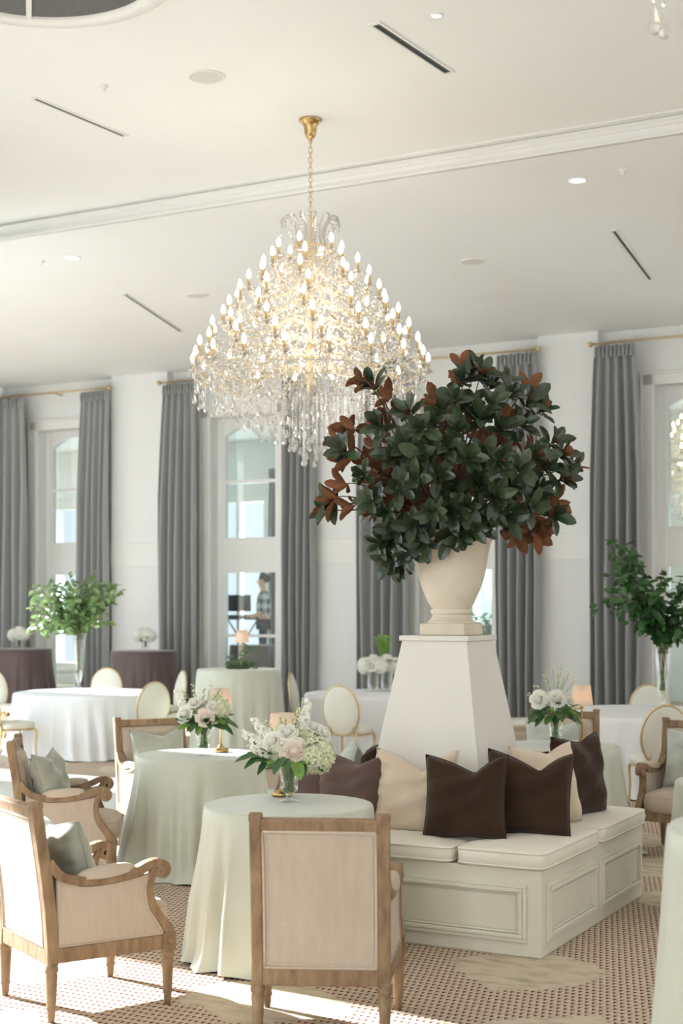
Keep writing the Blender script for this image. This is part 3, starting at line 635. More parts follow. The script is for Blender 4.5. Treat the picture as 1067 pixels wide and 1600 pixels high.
# ------------------------------------------------------------------ magnolia arrangement
def leaf_mesh(L_, Wd, fold, curl, n=4, tipw=0.35):
    m = MB(); prof = [(0, 0.10), (0.2, 0.58), (0.45, 0.95), (0.7, 1.0), (0.9, 0.6), (1.0, 0.06)] if tipw is None else [(0, 0.10), (0.22, 0.72), (0.48, 1.0), (0.75, 0.82), (0.93, tipw), (1.0, 0.04)]
    for t_, w in prof:
        z = curl*L_*t_*t_; x = w*Wd/2
        m.v += [(-x, t_*L_, z+fold*x), (0, t_*L_, z), (x, t_*L_, z+fold*x)]
    for j in range(len(prof)-1):
        for i in range(2): m.f.append((j*3+i, j*3+i+1, (j+1)*3+i+1, (j+1)*3+i))
    return m
MLEAF = [leaf_mesh(0.125, 0.062, 0.35, -0.10, tipw=None), leaf_mesh(0.138, 0.066, 0.25, -0.22, tipw=None), leaf_mesh(0.105, 0.055, 0.4, 0.08, tipw=None), leaf_mesh(0.13, 0.06, 0.3, -0.35, tipw=None)]
def rosette(pos, axis, n, spread, sc, Rr):
    "leaf matrices fanned round a shoot tip"
    out = []; ax = Vector(axis).normalized(); ph = Rr.uniform(0, 6.28)
    e1 = ax.orthogonal().normalized(); e2 = ax.cross(e1)
    for i in range(n):
        a = ph+i*2.39996; tilt = spread*(0.35+0.65*(i/n))*Rr.uniform(0.8, 1.15)
        rad = e1*cos(a)+e2*sin(a); y = (ax*cos(tilt)+rad*sin(tilt)).normalized(); z = (ax*sin(tilt)-rad*cos(tilt)).normalized()
        x = y.cross(z); s = sc*Rr.uniform(0.8, 1.15); M4 = Matrix.Identity(4); p = Vector(pos)-ax*(0.055*i/n)
        for r in range(3): M4[r][0] = x[r]*s; M4[r][1] = y[r]*s; M4[r][2] = z[r]*s; M4[r][3] = p[r]
        out.append(M4)
    return out
def magnolia_plant():
    Rr = random.Random(11)
    base = UL+Vector((0, 0, 0.50)); root = thing('magnolia_arrangement', 'spreading arrangement of magnolia branches, dark green leaves with rust undersides, in the urn', 'plant', base, 0)
    G = [(620,110),(585,150),(680,170),(760,200),(820,235),(870,262),(600,240),(545,225),(375,270),(470,310),(275,320),(240,170),(330,430),(370,400),(450,400),(520,400),(600,440),(660,420),(720,330),(640,290),(800,310),(915,380),(945,425),(985,470),(955,515),(900,480),(850,430),(850,560),(760,540),(700,580),(548,560),(480,500),(400,520),(340,550),(290,640),(330,700),(300,735),(265,755),(310,815),(350,845),(375,800),(430,750),(400,690),(460,640),(530,640),(610,700),(572,735),(530,735),(650,690),(740,660),(830,620),(760,640),(680,640),(590,620),(230,600),(130,410),(90,600),(70,630),(200,500),(915,650),(430,440),(560,330),(420,330),(500,260),(690,240),(740,150),(650,130),(720,450),(640,530),(790,480)]
    Rst = [(480,232),(555,175),(570,95),(300,215),(200,150),(165,330),(110,372),(150,440),(95,590),(160,620),(225,450),(250,520),(260,400),(800,700),(770,720),(850,725),(880,690),(905,610),(820,175),(590,330),(300,470),(130,540),(740,290),(840,660)]
    mats = []; tw = MB()
    pts = [(x, y, False) for x, y in G]+[(x, y, True) for x, y in Rst]
    core = Vector((0.65, 8.5, 2.62))
    for (zx, zy, rust) in pts:
        px, py = 480+zx/2.371, 530+zy/2.371
        rx = (px-703)/205; ry = (py-725)/175; rr = min(1.0, sqrt(rx*rx+ry*ry)); depth = sqrt(max(0.0, 1-rr*rr))*0.55
        dY = (-depth*Rr.uniform(0.6, 1.0) if not rust else Rr.uniform(-0.15, 0.25)-0.25*depth)
        p = at(px, py, 8.5+dY); out = (p-core); out.z *= 0.8
        if rust: ax = out.normalized()*0.7+Vector((0, 0.75, 0.1)); n = Rr.randint(5, 7)
        else: ax = out.normalized()*0.9+Vector((Rr.uniform(-0.15, 0.15), -0.55, 0.25)); n = Rr.randint(8, 10)
        for M4 in rosette(p-base, ax, n, 1.35 if not rust else 1.15, Rr.uniform(0.85, 1.08), Rr): mats.append((M4, p.y+(0.2 if rust else 0)))
        q = p-base; a = Vector(ax).normalized(); s0 = Vector((Rr.uniform(-0.1, 0.1), Rr.uniform(-0.1, 0.1), 0.04))
        mid = (q*0.5+s0*0.5)+Vector((0, 0.16, 0.10))
        tw.tube(smooth_path([s0, mid, q-a*0.12, q], 4), [0.006]*4+[0.0045]*4+[0.0032]*5, 5)
    # shoots behind, filling the bulk
    for i in range(46):
        th = Rr.uniform(0, 2*pi); ph = Rr.uniform(-0.5, 1.2); rr = Rr.uniform(0.35, 0.62)
        d = Vector((cos(th)*cos(ph), abs(sin(th))*cos(ph)*0.9+0.05, sin(ph)*0.95)); p = core+d*rr+Vector((0.03, 0, 0.0))
        for M4 in rosette(p-base, d+Vector((0, 0, 0.3)), 8, 1.35, 1.0, Rr): mats.append((M4, 20))
        tw.tube(smooth_path([Vector((0, 0, 0.04)), (p-base)*0.5+Vector((0, 0.12, 0.1)), p-base], 4), 0.004, 5)
    mats.sort(key=lambda q: q[1]); ms = [l.mesh('magnolia_leaf', MAGN, False) for l in MLEAF]
    for i, (M4, d) in enumerate(mats[:300]): put('leaf', ms[Rr.randrange(4)], root, M4=M4)
    st = MB()
    for M4, d in mats[300:]: st.patch(M4, MLEAF[Rr.randrange(4)])
    st.build('foliage', MAGN, root, fix=False)['kind'] = 'stuff'
    tw.build('branches', TWIG, root, smooth=True)['kind'] = 'stuff'
magnolia_plant()

# ------------------------------------------------------------------ throw pillows
def pillow_mesh(size, thick, chop, seed, n=22):
    R = random.Random(seed); m = MB(); h = size/2
    for side in (1, -1):
        for j in range(n+1):
            for i in range(n+1):
                x = -1+2*i/n; y = -1+2*j/n
                ex = 1-0.075*(1-y*y)*1.0; ey = 1-0.075*(1-x*x)
                fx, fy = x*ex, y*ey
                t_ = ((1-x**4)*(1-y**4))**0.55
                c = chop*exp(-abs((x-0.22)/(0.62 if x < 0.22 else 0.36))**1.3)*max(0, (y+0.5)/1.5)**2.2
                fy -= c*1.0; dz = thick/2*t_*(1-0.55*c/max(chop, 1e-3)*0.6)
                dz += 0.012*t_*sin(5*x+3*y+seed)*0.8+0.009*t_*sin(9*y-4*x+seed*2)+0.007*t_*sin(23*y+6*x+seed)*exp(-((x+0.75)/0.3)**2)
                m.v.append((fx*h, side*dz, fy*h))
    N1 = (n+1)*(n+1)
    for s in (0, 1):
        for j in range(n):
            for i in range(n):
                a = s*N1+j*(n+1)+i; f = (a, a+1, a+n+2, a+n+1); m.f.append(f if s else tuple(reversed(f)))
    return m
def pillow(label, loc, face, size=0.5, thick=0.17, chop=0.26, lean=0.22, m=BRVEL, roll=0.0, seed=1, group='throw pillows on the bench'):
    "loc: bottom centre; face: heading of its front"
    o = pillow_mesh(size, thick, chop, seed); me = o.mesh('throw_pillow', m, True)
    bm = bmesh.new(); bm.from_mesh(me); bmesh.ops.remove_doubles(bm, verts=bm.verts, dist=0.0008); bmesh.ops.recalc_face_normals(bm, faces=bm.faces); bm.to_mesh(me); bm.free()
    root = thing('throw_pillow', label, 'pillow', loc, 0, group)
    MP = Matrix.Rotation(face-pi/2+pi, 4, 'Z') @ Matrix.Rotation(-lean, 4, 'X') @ Matrix.Translation((0, 0, size/2-0.018)) @ Matrix.Rotation(roll, 4, 'Y')
    put('pillow_cover', me, root, M4=MP); e = MB(); h = size/2; pts = []
    for k in range(96):
        t_ = k/24; s = int(t_); f_ = t_-s; x, y = [(-1+2*f_, -1), (1, -1+2*f_), (1-2*f_, 1), (-1, 1-2*f_)][s]
        c = chop*exp(-abs((x-0.22)/(0.62 if x < 0.22 else 0.36))**1.3)*max(0, (y+0.5)/1.5)**2.2
        pts.append((x*(1-0.075*(1-y*y))*h, 0, (y*(1-0.075*(1-x*x))-c)*h))
    sm = put('seam', e.tube(pts, 0.0035, 5, closed=True).mesh('seam', m, True), root, M4=MP)
    return root
SZ = 0.562
def face_uv(du, dv): d = W(du, dv); return atan2(d.y, d.x)
pillow('beige velvet pillow standing upright between the brown pillows, nearest the column', W(-3.40, 7.22, SZ-0.02), face_uv(0.05, -1), 0.5, m=BEVEL_, seed=2, chop=0.5, thick=0.16)
pillow('dark brown velvet pillow in front, leaning beside the beige one', W(-3.04, 7.12, SZ), face_uv(0.12, -1), 0.47, seed=5, chop=0.4, roll=-0.03)
pillow('dark brown velvet pillow on the bench corner with a deep crease', W(-2.76, 7.38, SZ), face_uv(0.33, -1), 0.48, seed=9, chop=0.42, roll=0.05)
pillow('tan velvet pillow tucked behind the corner brown pillow', W(-2.79, 7.82, SZ), face_uv(1, -0.55), 0.48, m=BEVEL_, seed=12, chop=0.22)
pillow('dark brown velvet pillow alone at the end, against the sage table', W(-2.73, 8.24, SZ), face_uv(1, -0.25), 0.50, seed=14, chop=0.16, lean=0.15)
pillow('dark pillow of which one corner peeks beside the column', W(-3.16, 8.50, SZ), face_uv(0.3, 1), 0.38, seed=15)
pillow('brown velvet pillow right behind the hydrangea bouquet, beside the beige one', W(-3.80, 7.18, SZ), face_uv(-0.1, -1), 0.44, m=MAVEL, seed=17, lean=0.3)
pillow('mauve-brown pillow low behind the bouquet vase', W(-4.14, 7.22, SZ), face_uv(-0.2, -1), 0.40, m=MAVEL, seed=19, lean=0.35)
pillow('dark brown pillow whose creased corner rises behind the bouquet pillows', W(-4.02, 7.86, SZ), face_uv(-1, -0.4), 0.42, seed=21)
pillow('pale silver pillow peeking above the bouquet pillows', W(-4.30, 8.12, SZ), face_uv(-0.9, -0.5), 0.40, m=SILVEL, seed=23)

# ------------------------------------------------------------------ draped round tables
def cloth_mesh(R_, h, flare, seed, folds=22, puddle=0.0, nseg=176, amp=0.05):
    Rr = random.Random(seed); m = MB()
    ph = [Rr.uniform(0, 6.28) for _ in range(8)]
    def fold(t_):
        s = 0.55*sin(folds*t_+1.2*sin(3*t_+ph[0])+ph[1])+0.3*sin(folds*0.55*t_+ph[2]+0.8*sin(2*t_+ph[3]))+0.25*sin(folds*1.7*t_+ph[4])
        return s
    rings = [(0.0, h), (0.35*R_, h), (0.7*R_, h), (0.93*R_, h), (0.985*R_, h-0.001), (R_, h-0.010)]
    nr = [0, 0, 0, 0, 0, 0]
    m.v.append((0, 0, h)); idx = []
    for r, z in rings[1:]:
        idx.append(len(m.v))
        for i in range(nseg): t_ = 2*pi*i/nseg; m.v.append((r*cos(t_), r*sin(t_), z))
    K = 16
    for k in range(1, K+1):
        q = k/K; idx.append(len(m.v))
        for i in range(nseg):
            t_ = 2*pi*i/nseg; fd = fold(t_+0.06*q*sin(4*t_+ph[5])); A = amp*min(1, q*1.6)**1.2*(0.45+0.55*q)
            r = R_+0.004+flare*q**1.15+A*(fd+0.25); z = (h-0.012)*(1-q)+0.004
            if puddle and q > 0.86:
                e = (q-0.86)/0.14; r += puddle*e*e*(0.5+0.5*sin(5*t_+ph[6])+0.25*sin(11*t_+ph[7])); z = max(0.004, z+0.007*e*(1+sin(9*t_+ph[5])))
            m.v.append((r*cos(t_), r*sin(t_), z))
    for i in range(nseg): m.f.append((0, idx[0]+i, idx[0]+(i+1) % nseg))
    for j in range(len(idx)-1):
        for i in range(nseg): m.f.append((idx[j]+i, idx[j+1]+i, idx[j+1]+(i+1) % nseg, idx[j]+(i+1) % nseg))
    return m
def table(label, x, y, R_, h, m, seed, group, flare=0.10, folds=20, puddle=0.0, amp=0.045, rz=0.0):
    root = thing('draped_table', label, 'table', (x, y, 0), rz, group)
    cloth_mesh(R_, h, flare, seed, folds, puddle, amp=amp).build('tablecloth', m, root, smooth=True, fix=False)
    MB().lathe([(R_-0.012, h-0.03), (R_-0.012, h-0.008)], 40).build('tabletop', OAK, root)
    MB().lathe([(0.28, 0), (0.28, 0.02), (0.04, 0.05), (0.04, h-0.03)], 20).build('pedestal', BLACK, root)
    return root
TH = 0.79
T1 = on(457.5, 1254, TH)+Vector((-0.02, -0.05, 0)); T2 = on(312, 1178.5, TH); T3 = on(874, 1164.5, TH)
gS = 'round tables in sage cloth'
table('near sage-draped round table with the hydrangea bouquet', T1.x, T1.y, 0.437, TH, SAGE, 4, gS, 0.055, 19, 0.03, 0.055, rz=0.7)
table('sage-draped round table with the rose bouquet, its hem bunched on the carpet', T2.x, T2.y, 0.437, TH, SAGE, 8, gS, 0.08, 15, 0.12, 0.065, rz=2.0)
table('sage-draped round table behind the bench with bouquet and lit brass lamp', T3.x, T3.y, 0.437, TH, SAGE, 12, gS, 0.08, 16, 0.08, 0.055, rz=1.2)
table('sage-draped round table cut by the picture edge in front of the peach armchair', 2.38, 8.25, 0.437, TH, SAGE, 15, gS, 0.03, 18, 0.01)
table('out-of-focus tall pale sage table filling the lower picture corner', 1.48, 4.5, 0.44, 1.1, SAGE, 19, gS, 0.06, 16, 0.05, 0.035)
T6 = on(373, 1045, 1.1)
table('tall sage-draped cocktail table with leafy garland round its lamp', T6.x, T6.y, 0.48, 1.1, SAGE, 23, gS, 0.06, 18, 0.04, 0.04)
gB = 'cocktail tables in brown cloth'
B2 = on(225, 1016.5, 1.1); B1 = on(30, 1013.5, 1.1)
table('brown-draped cocktail table at the picture edge behind the smilax vase', B1.x, B1.y, 0.55, 1.1, BROWNC, 31, gB, 0.08, 22, 0, 0.035)
table('brown-draped cocktail table against the plain pilaster', B2.x, B2.y, 0.54, 1.1, BROWNC, 35, gB, 0.08, 22, 0, 0.035)
gW = 'round dining tables in white cloth'
W1 = Vector((-3.12, 17.6, 0)); W2 = Vector((0.47, 17.4, 0)); W3 = Vector((3.06, 14.3, 0))
table('large white-draped dining table with the tall smilax vase', W1.x, W1.y, 0.92, 0.76, WHITEC, 41, gW, 0.04, 34, 0.03, 0.06)
table('white-draped dining table with glass cylinders of white flowers', W2.x, W2.y, 0.92, 0.76, WHITEC, 45, gW, 0.04, 34, 0.03, 0.06)
table('white-draped dining table with the lemon-leaf vase', W3.x, W3.y, 1.02, 0.76, WHITEC, 49, gW, 0.04, 34, 0.03, 0.06)
# pale dance floor
df = thing('dance_floor', 'pale grey roll-out dance floor with sun patches behind the peach armchair', 'dance floor', W(-8.4, 9.6, 0), RZ)
MB().box((-1.75, -2.2, 0.001), (1.75, 2.4, 0.018)).build('sheet', FOAM, df)
for (a, b) in (((-1.8, 2.4, 0), (1.8, 2.46, 0.022)), ((-1.8, -2.26, 0), (1.8, -2.2, 0.022)), ((1.75, -2.2, 0), (1.81, 2.4, 0.022)), ((-1.81, -2.2, 0), (-1.75, 2.4, 0.022))):
    MB().box(a, b).build('edge_strip', mat('grey_edge_strip', (170, 174, 172), 0.5), df)

# ------------------------------------------------------------------ upholstered armchair
def armchair():
    root = thing('armchair', 'x', 'armchair', (0, 0, 0), 0, 'carved oak armchairs in peach linen')
    fw, bw = 0.295, 0.262; fy, by = 0.275, -0.275; zr = 0.245
    fleg = MB().lathe([(0.013, 0), (0.018, 0.03), (0.0185, 0.05), (0.024, 0.062), (0.020, 0.075), (0.0215, 0.08), (0.028, 0.205), (0.0245, 0.212), (0.0315, 0.222), (0.0315, 0.236), (0.026, 0.245), (0.03, 0.252)], 14)
    fm = fleg.mesh('leg', OAK, True)
    for s in (-1, 1):
        o = put('leg', fm, root, (s*fw, fy, 0)); MB().cbox((0, 0, 0.29), (0.062, 0.062, 0.085)).build('carved_block', OAK, o, bevel=0.006)
        MB().lathe([(0.001, 0.006), (0.013, 0.005), (0.016, 0), (0.022, -0.004)], 12, cap=False).build('rosette', OAK, o, smooth=True).matrix_local = Matrix.Translation((0.031*s, 0, 0.29)) @ Matrix.Rotation(s*pi/2, 4, 'Y')
        put('leg', fm, root, (s*bw, by, 0))
        q = MB().ribbon([(by, 0.245), (by, 0.34), (by-0.012, 0.5), (by-0.035, 0.68), (by-0.075, 0.94)], s*bw-0.024, s*bw+0.024, 0.052)
        p = q.build('back_post', OAK, root, bevel=0.006)
        MB().ribbon([(by-0.071, 0.935), (by-0.075, 0.965)], s*bw-0.027, s*bw+0.027, [0.056, 0.046]).build('post_finial', OAK, p, bevel=0.006)
    def rk(z): # rake of the back
        pts = [(0.245, by), (0.34, by), (0.5, by-0.012), (0.68, by-0.035), (0.94, by-0.075)]
        for (z0, y0), (z1, y1) in zip(pts, pts[1:]):
            if z <= z1: return lerp(y0, y1, (z-z0)/(z1-z0))
        return by-0.075
    MB().ribbon([(rk(0.89), 0.89), (rk(0.94), 0.945)], -bw+0.02, bw-0.02, 0.046).build('top_rail', OAK, root, bevel=0.007)
    MB().box((-bw+0.02, by-0.022, 0.25), (bw-0.02, by+0.022, 0.325)).build('back_rail', OAK, root, bevel=0.006)
    # outer back panel with welt
    zs = [0.325, 0.4, 0.5, 0.6, 0.7, 0.8, 0.892]; m = MB()
    m.ribbon([(rk(z)-0.012, z) for z in zs], -bw+0.022, bw-0.022, 0.014); op = m.build('outer_back', LINEN, root)
    x0 = bw-0.032
    MB().tube([(-x0, rk(z)-0.022, z) for z in zs]+[(x0, rk(z)-0.022, z) for z in reversed(zs)], 0.0055, 6, closed=True).build('piping', WELT, op, smooth=True)
    x0 = bw-0.046; zz = [0.345, 0.45, 0.55, 0.65, 0.75, 0.84, 0.875]
    MB().tube([(-x0, rk(z)-0.0195, z) for z in zz]+[(x0, rk(z)-0.0195, z) for z in reversed(zz)], 0.003, 5, closed=True).build('piping', WELT, op, smooth=True)
    # padded inner back
    m = MB(); nx, nz = 12, 12
    for j in range(nz+1):
        for i in range(nx+1):
            x = -1+2*i/nx; t_ = j/nz; z = lerp(0.36, 0.895, t_); b_ = ((1-x**6)*(1-(2*t_-1)**6))**0.5
            m.v.append((x*(bw-0.022), rk(z)+0.006+0.052*b_, z))
    for j in range(nz):
        for i in range(nx): m.f.append((j*(nx+1)+i, j*(nx+1)+i+1, (j+1)*(nx+1)+i+1, (j+1)*(nx+1)+i))
    m.build('inner_back', LINEN, root, smooth=True, fix=False)
    # seat rails and cushion
    MB().box((-fw+0.025, fy-0.022, 0.255), (fw-0.025, fy+0.026, 0.325)).build('front_rail', OAK, root, bevel=0.007)
    for s in (-1, 1):
        a, b = Vector((s*bw, by, 0)), Vector((s*fw, fy, 0)); d = (b-a).normalized(); n = Vector((d.y, -d.x, 0))*0.021
        q = MB(); vs = []
        for z in (0.255, 0.322):
            for p_ in (a+d*0.02, b-d*0.02):
                vs += [(p_+n)+Vector((0, 0, z)), (p_-n)+Vector((0, 0, z))]
        q.add(vs, [(0,2,3,1),(4,5,7,6),(0,1,5,4),(2,6,7,3),(0,4,6,2),(1,3,7,5)]); q.build('side_rail', OAK, root, bevel=0.006)
    m = MB(); nx, ny = 16, 16
    for lay, z in ((0, 0.325), (1, 0.36), (2, 0.42), (3, 0.445)):
        pass
    per = []
    for k in range(64):
        a = 2*pi*k/64; cx, sy = cos(a), sin(a); r_ = (abs(cx)**8+abs(sy)**8)**(-1/8); per.append((cx*r_, sy*r_))
    rings = [(0.96, 0.322), (1.0, 0.345), (1.02, 0.38), (1.01, 0.425), (0.96, 0.452), (0.8, 0.468), (0.5, 0.476), (0.2, 0.478)]
    for s, z in rings:
        for (x, y) in per:
            yy = y*0.272+0.03+(0.035*(1-x*x) if y > 0.7 else 0)
            wdt = lerp(bw-0.03, fw-0.025, (y+1)/2)
            m.v.append((x*wdt*s, (yy-0.03)*s+0.03, z))
    n = 64
    for j in range(len(rings)-1):
        for i in range(n): m.f.append((j*n+i, j*n+(i+1) % n, (j+1)*n+(i+1) % n, (j+1)*n+i))
    m.f.append(tuple((len(rings)-1)*n+i for i in range(n))); m.f.append(tuple(reversed(range(n))))
    sc_ = m.build('seat_cushion', LINEN, root, smooth=True)
    MB().tube([(x*lerp(bw-0.03, fw-0.025, (y+1)/2)*0.99, (y*0.272+(0.035*(1-x*x) if y > 0.7 else 0))*0.99+0.03, 0.438) for x, y in per], 0.0045, 5, closed=True).build('piping', WELT, sc_, smooth=True)
    # arms
    for s in (-1, 1):
        def sx(y): return s*lerp(bw, fw, (y-by)/(fy-by))
        arm = smooth_path([(0, by-0.02, 0.70), (0, by+0.035, 0.635), (0, by+0.12, 0.605), (0, by+0.25, 0.60), (0, by+0.38, 0.615), (0, by+0.455, 0.645), (0, by+0.50, 0.652)], 4)
        c0 = (by+0.515, 0.615); R0 = 0.037
        for k in range(1, 22):
            a = radians(100)-radians(26)*k; rr = R0*(1-0.036*k); arm.append(Vector((0, c0[0]+rr*cos(a), c0[1]+rr*sin(a))))
        q = MB(); th = [0.04]*20+[0.036]*5; th = (th+[0.02]*60)[:len(arm)]
        # slant the arm with the frame
        q.ribbon([(p.y, p.z) for p in arm], -0.024, 0.024, th)
        q.v = [(x+sx(y), y, z) for x, y, z in q.v]
        ao = q.build('arm', OAK, root, bevel=0.003)
        up = smooth_path([(0, by+0.485, 0.63), (0, by+0.462, 0.58), (0, by+0.455, 0.52), (0, by+0.475, 0.45), (0, by+0.52, 0.385), (0, by+0.55, 0.34), (0, by+0.552, 0.30)], 4)
        q = MB().ribbon([(p.y, p.z) for p in up], -0.024, 0.024, [0.034]*10+[0.04]*8+[0.05]*7); q.v = [(x+sx(y), y, z) for x, y, z in q.v]
        q.build('arm_support', OAK, root, bevel=0.006)
        q = MB().lathe([(0.001, 0.006), (0.01, 0.004), (0.014, 0), (0.022, -0.003)], 12, cap=False); o = q.build('scroll_boss', OAK, ao, smooth=True)
        o.matrix_local = Matrix.Translation((sx(c0[0])+s*0.024, c0[0], c0[1])) @ Matrix.Rotation(s*pi/2, 4, 'Y')
        # arm pad
        m = MB(); K = 12; n = 12
        for k in range(K+1):
            t_ = k/K; y = lerp(by+0.12, by+0.385, t_); zb = lerp(0.612, 0.632, t_)-0.012*sin(pi*t_); e = max(0.05, sin(pi*min(max(t_, 0.02), 0.98))**0.35)
            for i in range(n):
                a = pi*i/(n-1); m.v.append((sx(y)+0.036*cos(a)*e, y, zb+0.052*sin(a)**0.8*e))
        for k in range(K):
            for i in range(n-1): m.f.append((k*n+i, k*n+i+1, (k+1)*n+i+1, (k+1)*n+i))
        m.f.append(tuple(range(n))); m.f.append(tuple(K*n+i for i in range(n)))
        m.build('arm_pad', LINEN, root, smooth=True)
        # side panel below the arm, outside and inside
        top = [(p.y, p.z-0.018) for p in smooth_path([(0, by+0.02, 0.645), (0, by+0.12, 0.60), (0, by+0.25, 0.595), (0, by+0.38, 0.61), (0, by+0.462, 0.625)], 3)]
        front = [(by+0.452, 0.58), (by+0.442, 0.52), (by+0.46, 0.44), (by+0.505, 0.375), (by+0.528, 0.335)]
        loop = [(by+0.02, 0.322)]+top+front+[(by+0.528, 0.322)]
        m = MB(); n = len(loop)
        for off in (0.012, -0.012):
            for y, z in loop: m.v.append((sx(y)+off, y, z))
        cy_, cz_ = by+0.25, 0.45
        for off in (0.016, -0.016): m.v.append((sx(cy_)+off, cy_, cz_))
        for i in range(n):
            j = (i+1) % n; m.f.append((i, j, 2*n)); m.f.append((n+j, n+i, 2*n+1)); m.f.append((i, n+i, n+j, j))
        sp_ = m.build('side_panel', LINEN, root)
        ins = [(lerp(y, cy_, 0.035), lerp(z, cz_, 0.035)) for y, z in loop]
        MB().tube([(sx(y)+s*0.014, y, z) for y, z in ins], 0.0045, 5, closed=True).build('piping', WELT, sp_, smooth=True)
    return root
AC = armchair()
AC['label'] = 'carved oak armchair at the picture edge, its linen back blazing in the sun'
AC.location = (-1.185, 6.55, 0); AC.rotation_euler[2] = radians(35-90)
gA = 'carved oak armchairs in peach linen'
def ac(x, y, face, label): return copy_tree(AC, (x, y, 0), radians(face-90), label, gA)
ac(-0.062, 6.12, 85.5, 'carved oak armchair turned away at the near table, its flat linen back in full view')
ac(-1.77, 9.25, 8, 'carved oak armchair in profile with a sage pillow, behind the sunlit one')
ac(-1.32, 10.68, -62, 'carved oak armchair behind the rose bouquet table, one side lit white by sun')
ac(2.55, 10.45, -118, 'carved oak armchair with silvery pillow at the picture edge, by the oval-back chair')
ac(1.80, 11.42, -97, 'carved oak armchair whose back shows behind the lit lamp table')
def chair_pillow(label, cx, cy_, face, side, fwd, m, seed, size=0.45, lean=0.3, z=0.475, roll=0.0, turn=0.0):
    f = radians(face); fx, fy = cos(f), sin(f)
    pillow(label, (cx+fx*fwd+fy*side, cy_+fy*fwd-fx*side, z), f+turn, size, 0.16, 0.2, lean, m, roll, seed, 'pillows on the armchairs')
chair_pillow('grey sage pillow in the sunlit armchair, showing over its arm', -1.185, 6.55, 35, 0.02, -0.06, SAGEP, 51, 0.42, 0.28, turn=0.15)
chair_pillow('plump grey sage pillow in the profile armchair', -1.77, 9.25, 8, 0.06, -0.05, SAGEP, 53, 0.44, 0.3, turn=-0.25)
chair_pillow('grey sage pillow in the armchair behind the rose bouquet', -1.32, 10.68, -62, 0.0, -0.08, SAGEP, 55, 0.44, 0.3)
chair_pillow('silvery sage pillow in the armchair beside the oval-back chair', 2.55, 10.45, -118, -0.02, -0.06, SILVEL, 57, 0.46, 0.28)
chair_pillow('silvery pillow in the armchair behind the lit lamp table', 1.80, 11.42, -97, 0.1, -0.08, SILVEL, 59, 0.44, 0.3)

# ------------------------------------------------------------------ oval-back dining chair
def dining_chair():
    root = thing('dining_chair', 'x', 'chair', (0, 0, 0), 0, 'oval-back dining chairs')
    ow, oh, oz, oy = 0.215, 0.275, 0.67, -0.22; tilt = 0.16
    def bp(x, z, d): return (x, oy-(z-0.45)*tilt+d, z)
    for (d0, nm) in ((-0.022, 'outer_back'), (0.022, 'inner_back')):
        m = MB(); n = 32; m.v.append(bp(0, oz, d0*1.5)); 
        for q in (0.5, 0.85, 0.97):
            for i in range(n): a = 2*pi*i/n; m.v.append(bp(ow*q*cos(a), oz+oh*q*sin(a), d0*(1.5-0.5*q**3) if q < 0.9 else d0*0.5))
        for i in range(n): m.f.append((0, 1+i, 1+(i+1) % n))
        for k in range(2):
            for i in range(n): m.f.append((1+k*n+i, 1+(k+1)*n+i, 1+(k+1)*n+(i+1) % n, 1+k*n+(i+1) % n))
        m.build(nm, VINYL, root, smooth=True)
    MB().tube([bp(ow*cos(2*pi*i/40), oz+oh*sin(2*pi*i/40), 0) for i in range(40)], 0.0115, 8, closed=True).build('back_rim', GOLD, root, smooth=True)
    m = MB(); n = 40
    rings = [(0.93, 0.40), (1.0, 0.415), (1.0, 0.45), (0.94, 0.475), (0.7, 0.488), (0.3, 0.492)]
    for s, z in rings:
        for i in range(n):
            a = 2*pi*i/n; c_, s_ = cos(a), sin(a); r_ = (abs(c_)**4+abs(s_)**4)**-0.25; m.v.append((c_*r_*0.225*s, s_*r_*0.225*s+0.01, z))
    for j in range(len(rings)-1):
        for i in range(n): m.f.append((j*n+i, j*n+(i+1) % n, (j+1)*n+(i+1) % n, (j+1)*n+i))
    m.f.append(tuple((len(rings)-1)*n+i for i in range(n))); m.f.append(tuple(reversed(range(n)))); m.build('seat', VINYL, root, smooth=True)
    MB().tube([(0.215*cos(a)*(abs(cos(a))**4+abs(sin(a))**4)**-0.25, 0.215*sin(a)*(abs(cos(a))**4+abs(sin(a))**4)**-0.25+0.01, 0.395) for a in [2*pi*i/32 for i in range(32)]], 0.011, 6, closed=True).build('seat_frame', GOLD, root, smooth=True)
    for s in (-1, 1):
        MB().tube(smooth_path([(s*0.18, 0.19, 0.40), (s*0.20, 0.215, 0.36), (s*0.195, 0.21, 0.2), (s*0.2, 0.225, 0)], 4), [0.018]*5+[0.014]*4+[0.011]*4, 8).build('leg', GOLD, root, smooth=True)
        MB().tube(smooth_path([(s*0.12, oy-0.02, 0.50), (s*0.16, oy+0.01, 0.42), (s*0.17, oy+0.0, 0.3), (s*0.185, oy-0.05, 0)], 4), [0.015]*5+[0.014]*4+[0.011]*4, 8).build('leg', GOLD, root, smooth=True)
    return root
DC = dining_chair()
